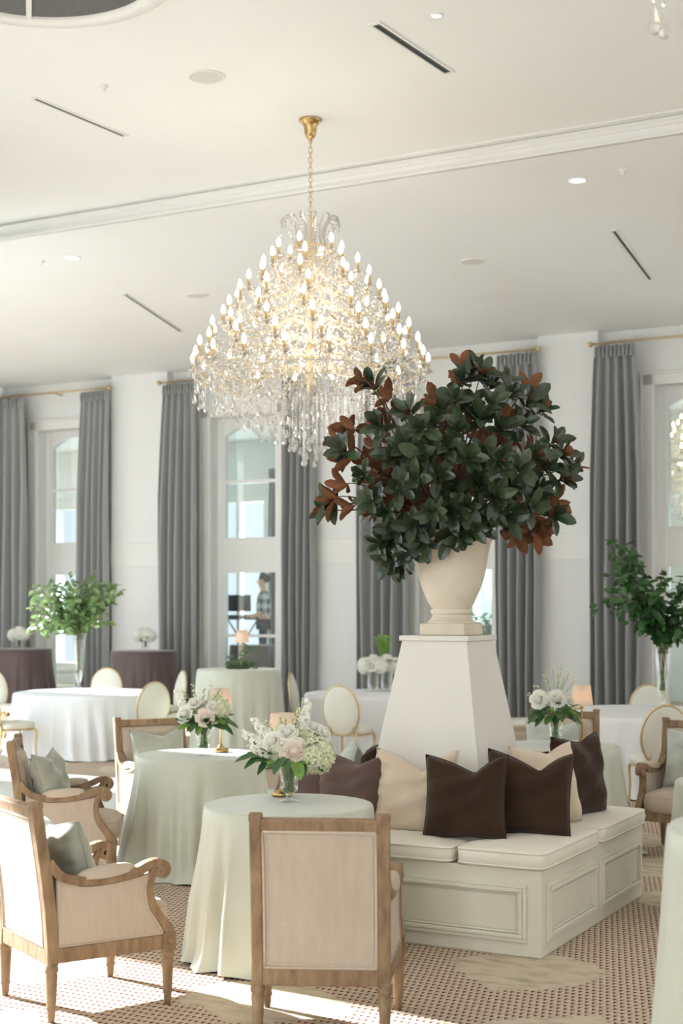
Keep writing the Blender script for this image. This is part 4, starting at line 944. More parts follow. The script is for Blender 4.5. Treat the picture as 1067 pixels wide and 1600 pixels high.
dcs = [(-3.84, 16.55, 40, 'ivory oval-back chair in front of the smilax table, its seat toward the sun'),
       (-2.33, 16.62, 128, 'ivory oval-back chair drawn up to the smilax table, beside the brown pillar table'),
       (-2.42, 19.2, 205, 'ivory oval-back chair blazing in sun beyond the smilax table'),
       (-3.33, 19.9, -90, 'ivory oval-back chair just showing over the smilax table, below the brown table'),
       (-4.58, 19.4, -40, 'ivory oval-back chair behind another at the picture edge'),
       (-1.95, 17.6, 170, 'ivory oval-back chair edge showing beside the rose bouquet'),
       (0.10, 15.9, 66, 'ivory oval-back chair with its back turned, beside the tapered column'),
       (-0.37, 18.5, -10, 'ivory oval-back chair at the flower-cylinder table, against the pale pilaster'),
       (-0.66, 17.05, 30, 'ivory oval-back chair half hidden by the tall garland table'),
       (2.13, 16.9, 5, 'ivory oval-back chair seen edge-on beside the column'),
       (3.42, 15.6, -92, 'ivory oval-back chair behind the lemon-leaf vase'),
       (2.83, 12.75, 93, 'ivory oval-back chair with its back turned, behind the silvery pillow armchair')]
for i, (x, y, a, lab) in enumerate(dcs):
    if i == 0: DC.location = (x, y, 0); DC.rotation_euler[2] = radians(a-90); DC['label'] = lab
    else: copy_tree(DC, (x, y, 0), radians(a-90), lab)

# ------------------------------------------------------------------ lamps
def lamp(label, loc, on_=True):
    root = thing('table_lamp', label, 'lamp', loc, 0, 'small brass table lamps')
    m = MB(); n = 28
    prof = [(0.05, 0), (0.056, 0.004), (0.056, 0.02), (0.046, 0.028), (0.02, 0.034), (0.014, 0.05), (0.007, 0.056)]
    m.lathe(prof, n)
    for i in range(len(m.v)):
        x, y, z = m.v[i]
        if 0.002 < z < 0.03: a = atan2(y, x); r = sqrt(x*x+y*y)*(1+0.035*cos(14*a)); m.v[i] = (r*cos(a), r*sin(a), z)
    m.build('base', BRASS, root, smooth=True)
    MB().lathe([(0.0065, 0.05), (0.0065, 0.17), (0.010, 0.175), (0.0065, 0.18), (0.0065, 0.33)], 10).build('stem', BRASS, root, smooth=True)
    MB().lathe([(0.082, 0.30), (0.062, 0.445), (0.060, 0.445), (0.080, 0.30)], 32, cap=False).build('shade', SHADE, root, smooth=True)
    MB().lathe([(0.001, 0.345), (0.016, 0.352), (0.02, 0.37), (0.014, 0.392), (0.001, 0.40)], 12, cap=False).build('bulb', emis('lamp_bulb', (255, 214, 160), 12, False) if 'lamp_bulb' not in MATS else MATS['lamp_bulb'], root, smooth=True)
    l = bpy.data.lights.new('lamp_glow', 'POINT'); l.energy = 3.0; l.color = (1, 0.93, 0.83); l.shadow_soft_size = 0.02
    lo = bpy.data.objects.new('lamp_glow', l); COL.objects.link(lo); lo.parent = root; lo.location = (0, 0, 0.37)
lamp('brass lamp behind the hydrangea bouquet', on(441, 1244, TH+0.001))
lamp('brass lamp beside the rose bouquet', on(345, 1175, TH+0.001))
lamp('brass lamp with glowing shade behind the bench', on(909, 1165, TH+0.001))
lamp('brass lamp standing in the leafy garland', on(378, 1044, 1.101))

# ------------------------------------------------------------------ flowers
def rose_mesh(r=0.05, seed=0):
    R = random.Random(seed); m = MB().lathe([(0.05*r, 0), (0.42*r, 0.15*r), (0.5*r, 0.5*r), (0.3*r, 0.85*r), (0.12*r, 0.97*r), (0.01*r, 0.9*r)], 12)
    for layer, (n, rad, tilt, h) in enumerate(((3, 0.12, 0.0, 1.05), (3, 0.24, 0.0, 1.08), (4, 0.38, 0.05, 1.06), (5, 0.54, 0.2, 1.0), (5, 0.70, 0.5, 0.92), (6, 0.84, 0.9, 0.78))):
        for i in range(n):
            a0 = 2*pi*i/n+layer*0.9+R.uniform(-0.15, 0.15); wd = 2*pi/n*0.72; vs = []; fs = []
            for j in range(5):
                t_ = j/4
                for k in range(6):
                    e = (k/5-0.5)*2; b = a0+wd*e*(0.5+0.5*sin(pi*min(t_*0.8+0.25, 1)))
                    rr = r*rad*(0.35+0.72*sin(min(t_*2.0, pi/2)))+r*0.42*tilt*t_**3-r*0.03*(1-abs(e)); z = r*(h*(t_**0.8)-0.38*tilt*t_**3)-r*0.16*e*e*t_
                    vs.append((rr*cos(b), rr*sin(b), z))
            for j in range(4):
                for k in range(5): fs.append((j*6+k, j*6+k+1, (j+1)*6+k+1, (j+1)*6+k))
            m.add(vs, fs)
    return m
def hydrangea_mesh(r=0.085, seed=0, n=110):
    R = random.Random(seed); m = MB().lathe([(0.01, -0.62*r), (0.6*r, -0.5*r), (0.84*r, 0), (0.6*r, 0.6*r), (0.01, 0.84*r)], 12)
    for i in range(n):
        z = 1-1.75*(i+0.5)/n; a = i*2.39996; q = sqrt(max(0, 1-z*z)); d = Vector((q*cos(a), q*sin(a), z)); p = d*r*R.uniform(0.88, 1.06); M4 = frame(p, d+Vector((R.uniform(-.3, .3), R.uniform(-.3, .3), R.uniform(-.3, .3))))
        s = r*0.23; f = MB(); t0 = R.uniform(0, 1.5)
        for k in range(4):
            b = t0+k*pi/2; f.add([(0, 0, 0), (s*0.75*cos(b-0.6), s*0.75*sin(b-0.6), s*0.15), (s*1.1*cos(b), s*1.1*sin(b), s*0.05), (s*0.75*cos(b+0.6), s*0.75*sin(b+0.6), s*0.15)], [(0, 1, 2, 3)])
        m.patch(M4, f)
    return m
ROSE = [rose_mesh(0.05, 1).mesh('rose', BLUSH, True), rose_mesh(0.05, 2).mesh('rose', PETAL, True)]
HYD = hydrangea_mesh().mesh('hydrangea', HYDR); HYDW = hydrangea_mesh(seed=5).mesh('hydrangea', PETAL)
def stock_mesh(seed, L_=0.14):
    R = random.Random(seed); m = MB()
    for i in range(26):
        t_ = i/26; a = i*2.4; rr = 0.026*(1-0.55*t_); M4 = frame((rr*cos(a), rr*sin(a), t_*L_), (cos(a), sin(a), 0.5)); s = 0.017*(1-0.5*t_)
        f = MB()
        for k in range(4):
            b = k*pi/2; f.add([(0, 0, 0), (s*cos(b-0.7), s*sin(b-0.7), s*0.3), (s*1.3*cos(b), s*1.3*sin(b), s*0.2), (s*cos(b+0.7), s*sin(b+0.7), s*0.3)], [(0, 1, 2, 3)])
        m.patch(M4, f)
    return m.mesh('stock_spike', PETAL)
STOCK = stock_mesh(1)
BLEAF = [leaf_mesh(0.085, 0.042, 0.25, -0.2), leaf_mesh(0.07, 0.03, 0.3, -0.1), leaf_mesh(0.1, 0.036, 0.2, -0.3)]
def bouquet(label, loc, seed, items, leaves, sprigs, sc=1.0, vh=0.17, group='bouquets in footed glass vases'):
    R = random.Random(seed); root = thing('bouquet', label, 'bouquet', Vector(loc)+Vector((0, 0, vh)), 0, group)
    neck = Vector((0, 0, 0)); stems = MB()
    for kind, dx, dy, dz, s, tilt in items:
        p = Vector((dx, dy, dz)); ax = (p+Vector((0, -0.10, 0.03))).normalized()
        if tilt is not None: ax = Vector(tilt).normalized()
        me = {'rose': ROSE[0], 'white': ROSE[1], 'hyd': HYD, 'whyd': HYDW, 'stock': STOCK}[kind]; nm = {'rose': 'rose', 'white': 'rose', 'hyd': 'hydrangea', 'whyd': 'hydrangea', 'stock': 'stock_spike'}[kind]
        q = p-ax*(0.03 if 'hyd' not in kind else 0.0)*s
        put(nm, me, root, M4=frame(q, ax, sc=s)); stems.tube(smooth_path([(R.uniform(-.02, .02), R.uniform(-.02, .02), -vh*0.7), (p.x*0.15, p.y*0.15, 0.0), q-ax*0.02], 4), 0.003, 5)
    ms = [l.mesh('leaf', LEAFG, True) for l in BLEAF]; ml = [l.mesh('leaf', LIME, True) for l in BLEAF]
    for i in range(leaves):
        a = i*2.39996+seed; el = R.uniform(-0.5, 0.6); rr = R.uniform(0.03, 0.12)*sc; d = Vector((cos(a)*cos(el), sin(a)*cos(el), sin(el)))
        p = Vector((d.x*rr, d.y*rr, 0.03+abs(d.z)*0.05+R.uniform(0, 0.06))); y = (d+Vector((0, 0, R.uniform(-0.3, 0.3)))).normalized(); z = (Vector((0, 0, 1))-y*y.z); z = (z+Vector((0, -0.4, 0))).normalized(); x = y.cross(z).normalized(); z = x.cross(y); s = R.uniform(0.8, 1.3)*sc
        M4 = Matrix.Identity(4)
        for r in range(3): M4[r][0] = x[r]*s; M4[r][1] = y[r]*s; M4[r][2] = z[r]*s; M4[r][3] = p[r]
        put('leaf', (ml if i % 6 == 0 else ms)[i % 3], root, M4=M4)
    sp = MB(); bd = MB()
    for (dx, dy, dz) in sprigs:
        path = smooth_path([(0, 0, -0.02), (dx*0.35, dy*0.35, dz*0.55), (dx, dy, dz)], 5); sp.tube(path, 0.0018, 4)
        for j, p in enumerate(path[4:]):
            for q in range(3): bd.octa(p+Vector((R.uniform(-.014, .014), R.uniform(-.014, .014), R.uniform(-.01, .012))), R.uniform(0.005, 0.009))
    if sprigs:
        sp.build('sprig_stalk', STEM, root)['kind'] = 'stuff'; bd.build('sprig_buds', HYDR, root)['kind'] = 'stuff'
    for i in range(9): stems.tube([(R.uniform(-.03, .03), R.uniform(-.03, .03), -vh*0.72), (R.uniform(-.03, .03), R.uniform(-.03, .03), 0.03)], 0.003, 5)
    stems.build('stems', STEM, root)['kind'] = 'stuff'
    return root
def footed_vase(label, loc, sc=1.0):
    root = thing('glass_vase', label, 'vase', loc, 0, 'footed glass vases'); s = sc
    MB().lathe([(0.052*s, 0), (0.052*s, 0.006), (0.02*s, 0.016), (0.013*s, 0.03), (0.02*s, 0.04)], 24).build('foot', GLASS, root, smooth=True)
    MB().lathe([(0.02*s, 0.04), (0.042*s, 0.055), (0.048*s, 0.08), (0.044*s, 0.10), (0.05*s, 0.13), (0.058*s, 0.16*s), (0.066*s, 0.185*s)], 24, cap=False).build('bowl', GLASS, root, smooth=True)
    MB().lathe([(0.001, 0.048), (0.036*s, 0.058), (0.043*s, 0.08), (0.04*s, 0.1), (0.044*s, 0.118), (0.001, 0.118)], 20, cap=False).build('water', glassy('vase_water', (0.93, 0.97, 0.92), 0.04, 0.3) if 'vase_water' not in MATS else MATS['vase_water'], root, smooth=True)
v1 = on(452, 1252, TH+0.001); v2 = on(318, 1180, TH+0.001); v3 = on(868, 1164, TH+0.001)
footed_vase('footed glass vase on the near sage table', v1); footed_vase('footed glass vase on the table with the bunched hem', v2); footed_vase('footed glass vase beside the glowing lamp', v3)
bouquet('hydrangea and blush rose bouquet with lime leaves on the near table', v1, 5,
        [('rose', 0.03, -0.12, 0.105, 1.3, (0.12, -0.9, 0.3)), ('hyd', 0.14, -0.05, 0.075, 1.1, None), ('hyd', 0.10, 0.03, 0.14, 0.85, None), ('white', -0.09, -0.08, 0.155, 1.0, (-0.4, -0.7, 0.5)), ('stock', -0.14, -0.02, 0.12, 1.2, (-0.8, -0.2, 0.6)), ('stock', -0.11, -0.07, 0.09, 1.1, (-0.8, -0.5, 0.3)), ('stock', -0.12, 0.0, 0.17, 1.1, (-0.6, 0, 0.8)),
         ('hyd', -0.03, 0.0, 0.17, 0.8, None), ('white', 0.13, 0.03, 0.22, 0.85, (0.4, -0.3, 0.8)), ('stock', 0.06, 0.05, 0.21, 1.4, (0.25, 0, 1)), ('white', -0.01, -0.07, 0.205, 1.0, (0, -0.6, 0.7)), ('hyd', -0.06, -0.07, 0.10, 0.6, None), ('white', 0.19, 0.0, 0.19, 0.8, (0.7, -0.4, 0.5))],
        60, [(0.08, 0.05, 0.36), (-0.05, 0.0, 0.27), (0.02, 0.0, 0.26), (0.21, -0.03, 0.08), (0.22, 0.02, 0.12), (-0.12, 0.02, 0.24), (0.05, 0.03, 0.30), (-0.02, -0.05, 0.27)], 1.25)
bouquet('white rose bouquet with airy sprigs on the table with the bunched hem', v2, 9,
        [('rose', 0.02, -0.12, 0.10, 1.1, (0.05, -0.9, 0.3)), ('white', -0.13, -0.07, 0.12, 1.1, (-0.5, -0.7, 0.4)), ('hyd', 0.12, -0.03, 0.15, 0.8, None), ('white', 0.0, 0.0, 0.19, 0.9, None), ('hyd', 0.08, 0.05, 0.20, 0.6, None), ('stock', -0.14, 0.0, 0.17, 1.1, (-0.5, 0, 1)), ('white', 0.14, -0.02, 0.06, 0.9, None), ('hyd', -0.05, 0.02, 0.16, 0.7, None), ('white', 0.08, -0.08, 0.17, 0.9, (0.3, -0.7, 0.6)), ('white', -0.06, -0.06, 0.20, 0.9, None)],
        70, [(-0.14, 0, 0.27), (-0.09, 0.03, 0.32), (0.0, 0.02, 0.28), (0.12, 0.0, 0.29), (0.17, 0, 0.22), (-0.2, 0, 0.14), (0.18, 0.02, 0.05), (0.05, 0, 0.30)], 1.15)
bouquet('white rose bouquet with tall green sprays beside the glowing lamp', v3, 14,
        [('white', -0.14, -0.06, 0.17, 1.2, (-0.5, -0.8, 0.2)), ('white', 0.0, -0.08, 0.18, 1.15, (0, -0.9, 0.4)), ('white', 0.12, -0.06, 0.15, 1.0, None), ('white', -0.03, 0.03, 0.2, 0.9, None)],
        64, [(-0.02, 0.02, 0.40), (0.05, 0.02, 0.42), (0.1, 0, 0.36), (-0.08, 0, 0.35), (-0.15, 0, 0.27), (-0.2, 0, 0.2), (0.14, 0.02, 0.30), (0.02, 0, 0.36), (0.07, 0.03, 0.33)], 1.2)
def small_vase(label, loc, blabel, seed, Y):
    root = thing('glass_vase', label, 'vase', loc, 0, 'small glass vases')
    MB().lathe([(0.05, 0), (0.06, 0.01), (0.06, 0.14), (0.07, 0.15)], 18, cap=False).build('bowl', GLASS, root, smooth=True)
    bouquet(blabel, loc, seed, [('whyd', -0.09, -0.03, 0.09, 1.25, None), ('whyd', 0.09, -0.03, 0.09, 1.25, None), ('whyd', 0.0, 0.02, 0.14, 1.2, None), ('white', 0.02, -0.12, 0.09, 1.3, None)], 14, [], 1.1, 0.13, 'small white bouquets')
b1 = on(30, 1012, 1.101); b2 = on(227, 1014, 1.101)
small_vase('small glass vase on the brown table at the picture edge', b1, 'white bouquet on the brown table at the picture edge', 21, b1.y)
small_vase('small glass vase on the brown table against the pilaster', b2, 'white bouquet on the brown table against the pilaster', 23, b2.y)
# white flower cylinders
for i, (px, py, lab) in enumerate(((583, 1080, 'clear glass cylinder of white blooms beside the column'), (604, 1079, 'second clear glass cylinder of white blooms, touching the column edge'))):
    p = on(px, py, 0.761); root = thing('glass_cylinder', lab.replace(' of white blooms', ' vase'), 'vase', p, 0, 'glass cylinder vases')
    MB().lathe([(0.075, 0), (0.075, 0.27), (0.071, 0.27), (0.071, 0.01), (0.001, 0.01)], 22, cap=False).build('bowl', GLASS, root, smooth=True)
    R_ = i
    bouquet(['white hydrangea mound in the free-standing glass cylinder', 'white hydrangea mound with fern in the cylinder touching the column'][i], p, 31+i, [('whyd', -0.1, -0.04, 0.06, 1.2, None), ('whyd', 0.09, -0.05, 0.06, 1.15, None), ('whyd', 0.0, 0.03, 0.10, 1.1, None), ('white', -0.02, -0.12, 0.06, 1.2, None)], 10, [], 1.1, 0.26, 'white mounds in glass cylinders')
fern = thing('fern_spray', 'upright light green fern spray rising by the column', 'fern', on(600, 1076, 0.761)+Vector((0.02, 0.15, 0.26)), 0)
m = MB(); st = MB(); Rf = random.Random(4)
for k in range(7):
    dx, dy = Rf.uniform(-0.13, 0.13), Rf.uniform(-0.06, 0.06); hgt = Rf.uniform(0.3, 0.45); path = smooth_path([(0, 0, -0.05), (dx*0.4, dy*0.4, hgt*0.5), (dx, dy, hgt)], 6); st.tube(path, 0.003, 4)
    for j, p in enumerate(path[3:]):
        for s in (-1, 1):
            q = leaf_mesh(0.055, 0.022, 0.2, -0.1); m.patch(frame(p, (Rf.uniform(-.3, .3), -1, 0.5), (s, 0, 0.4)) @ Matrix.Rotation(-pi/2, 4, 'Z') @ Matrix.Rotation(Rf.uniform(-.4, .4), 4, 'Y'), q)
m.build('fronds', LIME, fern, fix=False)['kind'] = 'stuff'; st.build('stalks', STEM, fern)['kind'] = 'stuff'

# ------------------------------------------------------------------ tall vases of greenery
def tall_vase(label, loc, hgt):
    root = thing('tall_glass_vase', label, 'vase', loc, 0, 'tall trumpet glass vases')
    MB().lathe([(0.085, 0), (0.085, 0.008), (0.03, 0.03), (0.02, 0.06), (0.026, 0.09)], 24).build('foot', GLASS, root, smooth=True)
    MB().lathe([(0.026, 0.09), (0.05, 0.16), (0.062, 0.25), (0.07, hgt*0.6), (0.088, hgt*0.92), (0.102, hgt)], 24, cap=False).build('bowl', GLASS, root, smooth=True)
    MB().lathe([(0.022, 0.10), (0.045, 0.16), (0.057, 0.25), (0.066, hgt*0.6), (0.001, hgt*0.6)], 20, cap=False).build('water', MATS['vase_water'], root, smooth=True)
def greens(label, loc, Y, tips, org, m_, leafL, per, seed, single, name):
    R = random.Random(seed); root = thing(name, label, 'greenery', loc, 0); base = Vector(loc)
    lm = [leaf_mesh(leafL, leafL*0.52, 0.3, -0.2, tipw=0.5), leaf_mesh(leafL*0.85, leafL*0.5, 0.2, -0.3, tipw=0.5)]; st = MB(); mats = []
    for (px, py) in tips:
        p = at(px, py, Y+R.uniform(-0.28, 0.28))-base; o = Vector((R.uniform(-.03, .03), R.uniform(-.03, .03), -0.45)) if R.random() < 0.35 else Vector((R.uniform(-.06, .06), R.uniform(-.06, .06), -0.06))
        path = smooth_path([o, (R.uniform(-.03, .03), R.uniform(-.03, .03), 0), p*0.5+Vector((0, 0, 0.09)), p], 6); st.tube(path, [0.0035]*7+[0.003]*6+[0.002]*6, 4)
        seg = path[9:]
        for j in range(per):
            q = seg[min(len(seg)-1, int(len(seg)*j/per))]+Vector((R.uniform(-.05, .05), R.uniform(-.05, .05), R.uniform(-.05, .05))); d = Vector((R.uniform(-1, 1), R.uniform(-1, 1), R.uniform(-0.7, 0.6))); zz = Vector((R.uniform(-.6, .6), R.uniform(-1, 0.3), R.uniform(0.1, 1)))
            M4 = frame(q, zz, d.cross(zz), R.uniform(0.75, 1.2)); mats.append(M4)
    ms = [l.mesh('leaf', m_, True) for l in lm]
    for i, M4 in enumerate(mats[:single]): put('leaf', ms[i % 2], root, M4=M4)
    f = MB()
    for i, M4 in enumerate(mats[single:]): f.patch(M4, lm[i % 2])
    if f.v: f.build('foliage', m_, root, smooth=True, fix=False)['kind'] = 'stuff'
    st.build('stems', mat('woody_stem', (104, 100, 70), 0.6, rgb2=(82, 84, 54), scale=20), root)['kind'] = 'stuff'
tv1 = on(123, 1077, 0.761); tall_vase('tall trumpet glass vase on the large white table', tv1, 0.72)
R1 = random.Random(2); tips = [(48, 945), (55, 918), (62, 975), (45, 985), (75, 908), (85, 930), (98, 915), (110, 905), (120, 925), (132, 912), (145, 902), (152, 920), (165, 915), (178, 912), (186, 922), (172, 940), (160, 955), (168, 975), (150, 970), (135, 980), (120, 960), (100, 965), (85, 955), (70, 945), (108, 940), (140, 945), (92, 980), (155, 935), (60, 930), (105, 980), (128, 940), (175, 925), (68, 990), (55, 960)]
greens('loose dome of fresh green smilax in the tall vase on the large white table', tv1+Vector((0, 0, 0.70)), tv1.y, tips, None, SPRAY, 0.10, 34, 61, 0, 'smilax_spray')
tv2 = on(1035, 1108, 0.761); tall_vase('tall trumpet glass vase cut by the picture edge', tv2, 0.66)
tips = [(952, 850), (968, 848), (985, 850), (992, 870), (978, 880), (960, 870), (945, 935), (940, 945), (955, 925), (975, 935), (960, 905), (985, 915), (1000, 930), (1020, 915), (1038, 900), (1060, 905), (1075, 920), (1090, 950), (1085, 980), (1060, 990), (1040, 985), (1015, 975), (1010, 960), (990, 950), (1030, 945), (1050, 940), (1070, 955), (1025, 995), (1045, 965), (1005, 945), (1095, 930), (1110, 960), (975, 860), (1022, 930)]
greens('dark green lemon-leaf branches with one tall shoot in the vase at the picture edge', tv2+Vector((0, 0, 0.64)), tv2.y, tips, None, GREENL, 0.125, 20, 67, 300, 'lemon_leaf_spray')
gd = thing('garland', 'low green leafy garland round the lamp on the tall sage table', 'garland', on(377, 1045, 1.101), 0)
f = MB(); Rg = random.Random(8)
for i in range(240):
    a = Rg.uniform(0, 6.28); rr = Rg.uniform(0.05, 0.21); p = Vector((rr*cos(a), rr*sin(a)*0.7, Rg.uniform(0.01, 0.10)*(1.2-rr*3))); q = leaf_mesh(0.055, 0.02, 0.2, -0.3)
    f.patch(frame(p, (Rg.uniform(-.6, .6), -0.6, Rg.uniform(0.2, 1)), (cos(a+1.5), sin(a+1.5), 0)), q)
for (dx, dz) in ((0.16, 0.2), (0.09, 0.24), (-0.12, 0.12), (0.22, 0.19)):
    for j in range(8):
        t_ = j/7; f.patch(frame((dx*t_, -0.03, 0.03+dz*sin(t_*1.9)), (0.2, -1, 0.3), (Rg.uniform(-1, 1), 0, 1)), leaf_mesh(0.055, 0.02, 0.2, -0.3))
f.build('foliage', mat('olive_leaf', (96, 122, 84), 0.4, rgb2=(66, 94, 58), scale=12, island=0.4), gd, smooth=True, fix=False)['kind'] = 'stuff'
MB().tube([(0.14*cos(2*pi*i/20), 0.10*sin(2*pi*i/20), 0.02) for i in range(20)], 0.006, 5, closed=True).build('vine', STEM, gd)

# ------------------------------------------------------------------ the hall beyond the glass: riser, person, music gear, table
ris = thing('stage_riser', 'low dark riser under the person beyond the glass', 'stage', W(-14.6, 24.9, 0), RZ)
MB().box((-2.6, -1.75, 0), (2.2, 1.6, 0.61)).build('deck', mat('riser_cloth', (196, 198, 196), 0.8), ris, bevel=0.01)
MB().box((-2.62, -1.77, 0.56), (2.22, -1.745, 0.61)).build('edge', DARK, ris)
p3 = on(394, 1008, 1.12); uu, vv = to_uv(p3.x, p3.y); p3 = W(uu, vv)
tb3 = W(U(394, 22.48), 22.48)
table('dark draped table beyond the glass below the plaid-shirted person', tb3.x, tb3.y, 0.42, 1.12, BROWNC, 71, gB, 0.05, 20, 0, 0.03)
def person(loc, heading):
    root = thing('person', 'dark-haired person in a plaid shirt and dark trousers standing beyond the glass, holding a tablet', 'person', loc, heading)
    SKIN = mat('skin', (222, 178, 152), 0.6, rgb2=(214, 168, 142), scale=12)
    def skin(name, verts, edges, radii, m, sub=2):
        me = bpy.data.meshes.new(name); me.from_pydata(verts, edges, []); o = bpy.data.objects.new(name, me); COL.objects.link(o); o.parent = root
        md = o.modifiers.new('skin', 'SKIN'); sv = me.skin_vertices
        if not sv: bm = bmesh.new(); bm.from_mesh(me); bm.verts.layers.skin.verify(); bm.to_mesh(me); bm.free(); sv = me.skin_vertices
        for i, r in enumerate(radii): sv[0].data[i].radius = r if isinstance(r, tuple) else (r, r)
        sv[0].data[0].use_root = True; s2 = o.modifiers.new('sub', 'SUBSURF'); s2.levels = sub; s2.render_levels = sub; me.materials.append(m); md.use_smooth_shade = True; return o
    # local: +y forward, z up
    V = [(0, 0, 0.98), (0, 0.0, 1.15), (0, 0.01, 1.32), (0, 0.0, 1.46), (0, 0.01, 1.54), (0, 0.02, 1.60), (0, 0.035, 1.69), (0, 0.03, 1.77),
         (0.18, 0, 1.44), (0.23, -0.02, 1.18), (0.20, 0.18, 1.04), (0.17, 0.27, 1.04),
         (-0.18, 0, 1.44), (-0.23, -0.02, 1.18), (-0.20, 0.17, 1.02), (-0.17, 0.26, 1.02),
         (0.10, 0, 0.90), (0.11, 0.02, 0.50), (0.11, -0.01, 0.09), (0.11, 0.13, 0.04), (-0.10, 0, 0.90), (-0.11, 0.02, 0.50), (-0.11, -0.02, 0.09), (-0.11, 0.12, 0.04)]
    E = [(0,1),(1,2),(2,3),(3,4),(4,5),(5,6),(6,7),(3,8),(8,9),(9,10),(10,11),(3,12),(12,13),(13,14),(14,15),(0,16),(16,17),(17,18),(18,19),(0,20),(20,21),(21,22),(22,23)]
    rad = [0.13, 0.125, 0.135, 0.09, 0.055, 0.06, 0.098, 0.085, 0.06, 0.048, 0.036, 0.03, 0.06, 0.048, 0.036, 0.03, 0.085, 0.058, 0.04, 0.038, 0.085, 0.058, 0.04, 0.038]
    skin('body', V, E, rad, SKIN)
    T = [(0, 0, 0.97), (0, 0, 1.12), (0, 0.01, 1.30), (0, 0, 1.45), (0, 0.005, 1.52), (0.18, 0, 1.45), (0.235, -0.02, 1.18), (0.225, 0.07, 1.12), (-0.18, 0, 1.45), (-0.235, -0.02, 1.18), (-0.225, 0.07, 1.12)]
    skin('shirt', T, [(0,1),(1,2),(2,3),(3,4),(3,5),(5,6),(6,7),(3,8),(8,9),(9,10)], [0.155, 0.15, 0.16, 0.11, 0.068, 0.08, 0.066, 0.056, 0.08, 0.066, 0.056], plaid())
    skin('trousers', [(0, 0, 0.98), (0.10, 0, 0.88), (0.11, 0.02, 0.50), (0.11, -0.01, 0.08), (-0.10, 0, 0.88), (-0.11, 0.02, 0.50), (-0.11, -0.02, 0.08)], [(0,1),(1,2),(2,3),(0,4),(4,5),(5,6)], [0.145, 0.10, 0.075, 0.06, 0.10, 0.075, 0.06], mat('navy_denim', (38, 44, 58), 0.8))
    HAIR = mat('dark_hair', (44, 36, 32), 0.6, rgb2=(34, 27, 24), scale=40)
    skin('hair', [(0, -0.01, 1.80), (0, -0.06, 1.76), (0, -0.075, 1.68), (0, 0.06, 1.82)], [(0,1),(1,2),(0,3)], [0.085, 0.085, 0.07, 0.055], HAIR)
    skin('beard', [(0, 0.085, 1.62), (0.04, 0.06, 1.63), (-0.04, 0.06, 1.63)], [(0,1),(0,2)], [0.035, 0.035, 0.035], HAIR)
    MB().add([(-0.014, 0.125, 1.66), (0.014, 0.125, 1.66), (0, 0.155, 1.665), (0, 0.125, 1.715)], [(0, 1, 2), (0, 2, 3), (1, 3, 2)]).build('nose', SKIN, root)
    for s in (-1, 1):
        MB().lathe([(0.001, 0.008), (0.008, 0.005), (0.011, 0), (0.001, -0.004)], 8, (s*0.035, 0.118, 1.705), cap=False).build('eye', BLACK, root)
        MB().lathe([(0.001, 0.03), (0.016, 0.012), (0.016, -0.012), (0.001, -0.03)], 8, (s*0.10, 0.02, 1.69), cap=False).build('ear', SKIN, root)
        for k in range(4): MB().tube(smooth_path([(s*0.17+s*(0.02-0.014*k), 0.27, 1.03), (s*0.165+s*(0.02-0.014*k), 0.315, 1.025-0.004*k), (s*0.15+s*(0.02-0.014*k), 0.335, 1.0)], 3), 0.0085, 6).build('finger', SKIN, root, smooth=True)
        MB().tube([(s*0.15, 0.26, 1.04), (s*0.125, 0.29, 1.05), (s*0.12, 0.315, 1.045)], 0.01, 6).build('thumb', SKIN, root, smooth=True)
        MB().tube(smooth_path([(s*0.11, -0.06, 0.035), (s*0.11, 0.05, 0.045), (s*0.11, 0.17, 0.03)], 3), [0.035, 0.045, 0.05, 0.05, 0.045, 0.04, 0.03], 8).build('shoe', BLACK, root, smooth=True)
    return root
pp = W(U(412, 23.6), 23.6, 0.612)
person(pp, radians(90))
tab = thing('tablet', 'dark tablet held by the plaid-shirted person', 'tablet', pp+Vector((-0.36, 0, 1.01)), radians(90))
MB().cbox((0, 0, 0.0), (0.26, 0.19, 0.012)).build('case', BLACK, tab, bevel=0.003)
MB().cbox((0, 0, 0.007), (0.24, 0.17, 0.002)).build('screen', mat('tablet_screen', (60, 70, 80), 0.2), tab)
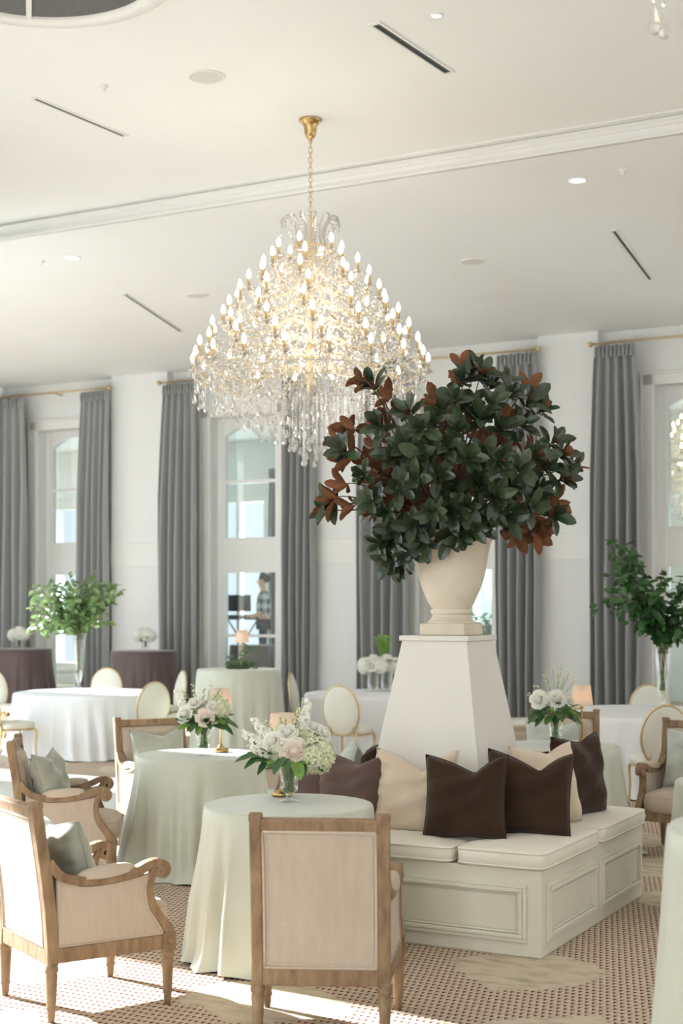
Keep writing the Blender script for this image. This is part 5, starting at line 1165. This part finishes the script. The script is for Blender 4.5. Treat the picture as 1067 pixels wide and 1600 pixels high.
ms = thing('music_stand', 'black music stand beyond the glass', 'music stand', W(U(372, 24.6), 24.6, 0.612), RZ+0.5)
MB().tube([(0, 0, 0.02), (0, 0, 1.2)], 0.014, 8).build('post', BLACK, ms)
MB().add([(-0.26,0.02,1.12),(0.26,0.02,1.12),(0.26,-0.10,1.45),(-0.26,-0.10,1.45),(-0.26,0.035,1.125),(0.26,0.035,1.125),(0.26,-0.085,1.455),(-0.26,-0.085,1.455)], [(0,1,2,3),(7,6,5,4),(0,4,5,1),(1,5,6,2),(2,6,7,3),(3,7,4,0)]).build('desk', BLACK, ms)
for k in range(3): MB().tube([(0, 0, 0.16), (0.28*cos(k*2.094), 0.28*sin(k*2.094), 0.012)], 0.01, 6).build('leg', BLACK, ms)
kb = thing('keyboard', 'black electronic keyboard on a stand beyond the glass', 'keyboard', W(U(379, 24.1), 24.1, 0.612), RZ+0.4)
MB().cbox((0, 0, 1.0), (0.75, 0.26, 0.09)).build('body', BLACK, kb, bevel=0.01)
MB().cbox((0, -0.06, 1.05), (0.68, 0.11, 0.012)).build('keys', mat('ivory_keys', (230, 230, 226), 0.4), kb)
for s in (-1, 1): MB().tube([(s*0.3, 0, 0.96), (-s*0.3, 0, 0.015)], 0.016, 6).build('leg', BLACK, kb)
pl = copy_tree(bpy.data.objects['smilax_spray'], W(U(768, 25.2), 25.2, 1.05), 0.4, 'leafy spray glimpsed in the glass beside the stone urn')
hv = thing('tall_glass_vase', 'tall glass vase on a plinth beyond the glass beside the urn', 'vase', W(U(768, 25.2), 25.2, 0.30), 0)
MB().lathe([(0.08, 0.02), (0.03, 0.06), (0.06, 0.2), (0.1, 0.72)], 20, cap=False).build('bowl', GLASS, hv, smooth=True)
pln = thing('plinth', 'white plinth beyond the glass beside the urn', 'plinth', W(U(768, 25.2), 25.2, 0), RZ)
MB().box((-0.2, -0.2, 0), (0.2, 0.2, 0.30)).build('body', TRIM, pln, bevel=0.01)
MB().box((-0.22, -0.22, 0.28), (0.22, 0.22, 0.315)).build('top', TRIM, pln, bevel=0.006)
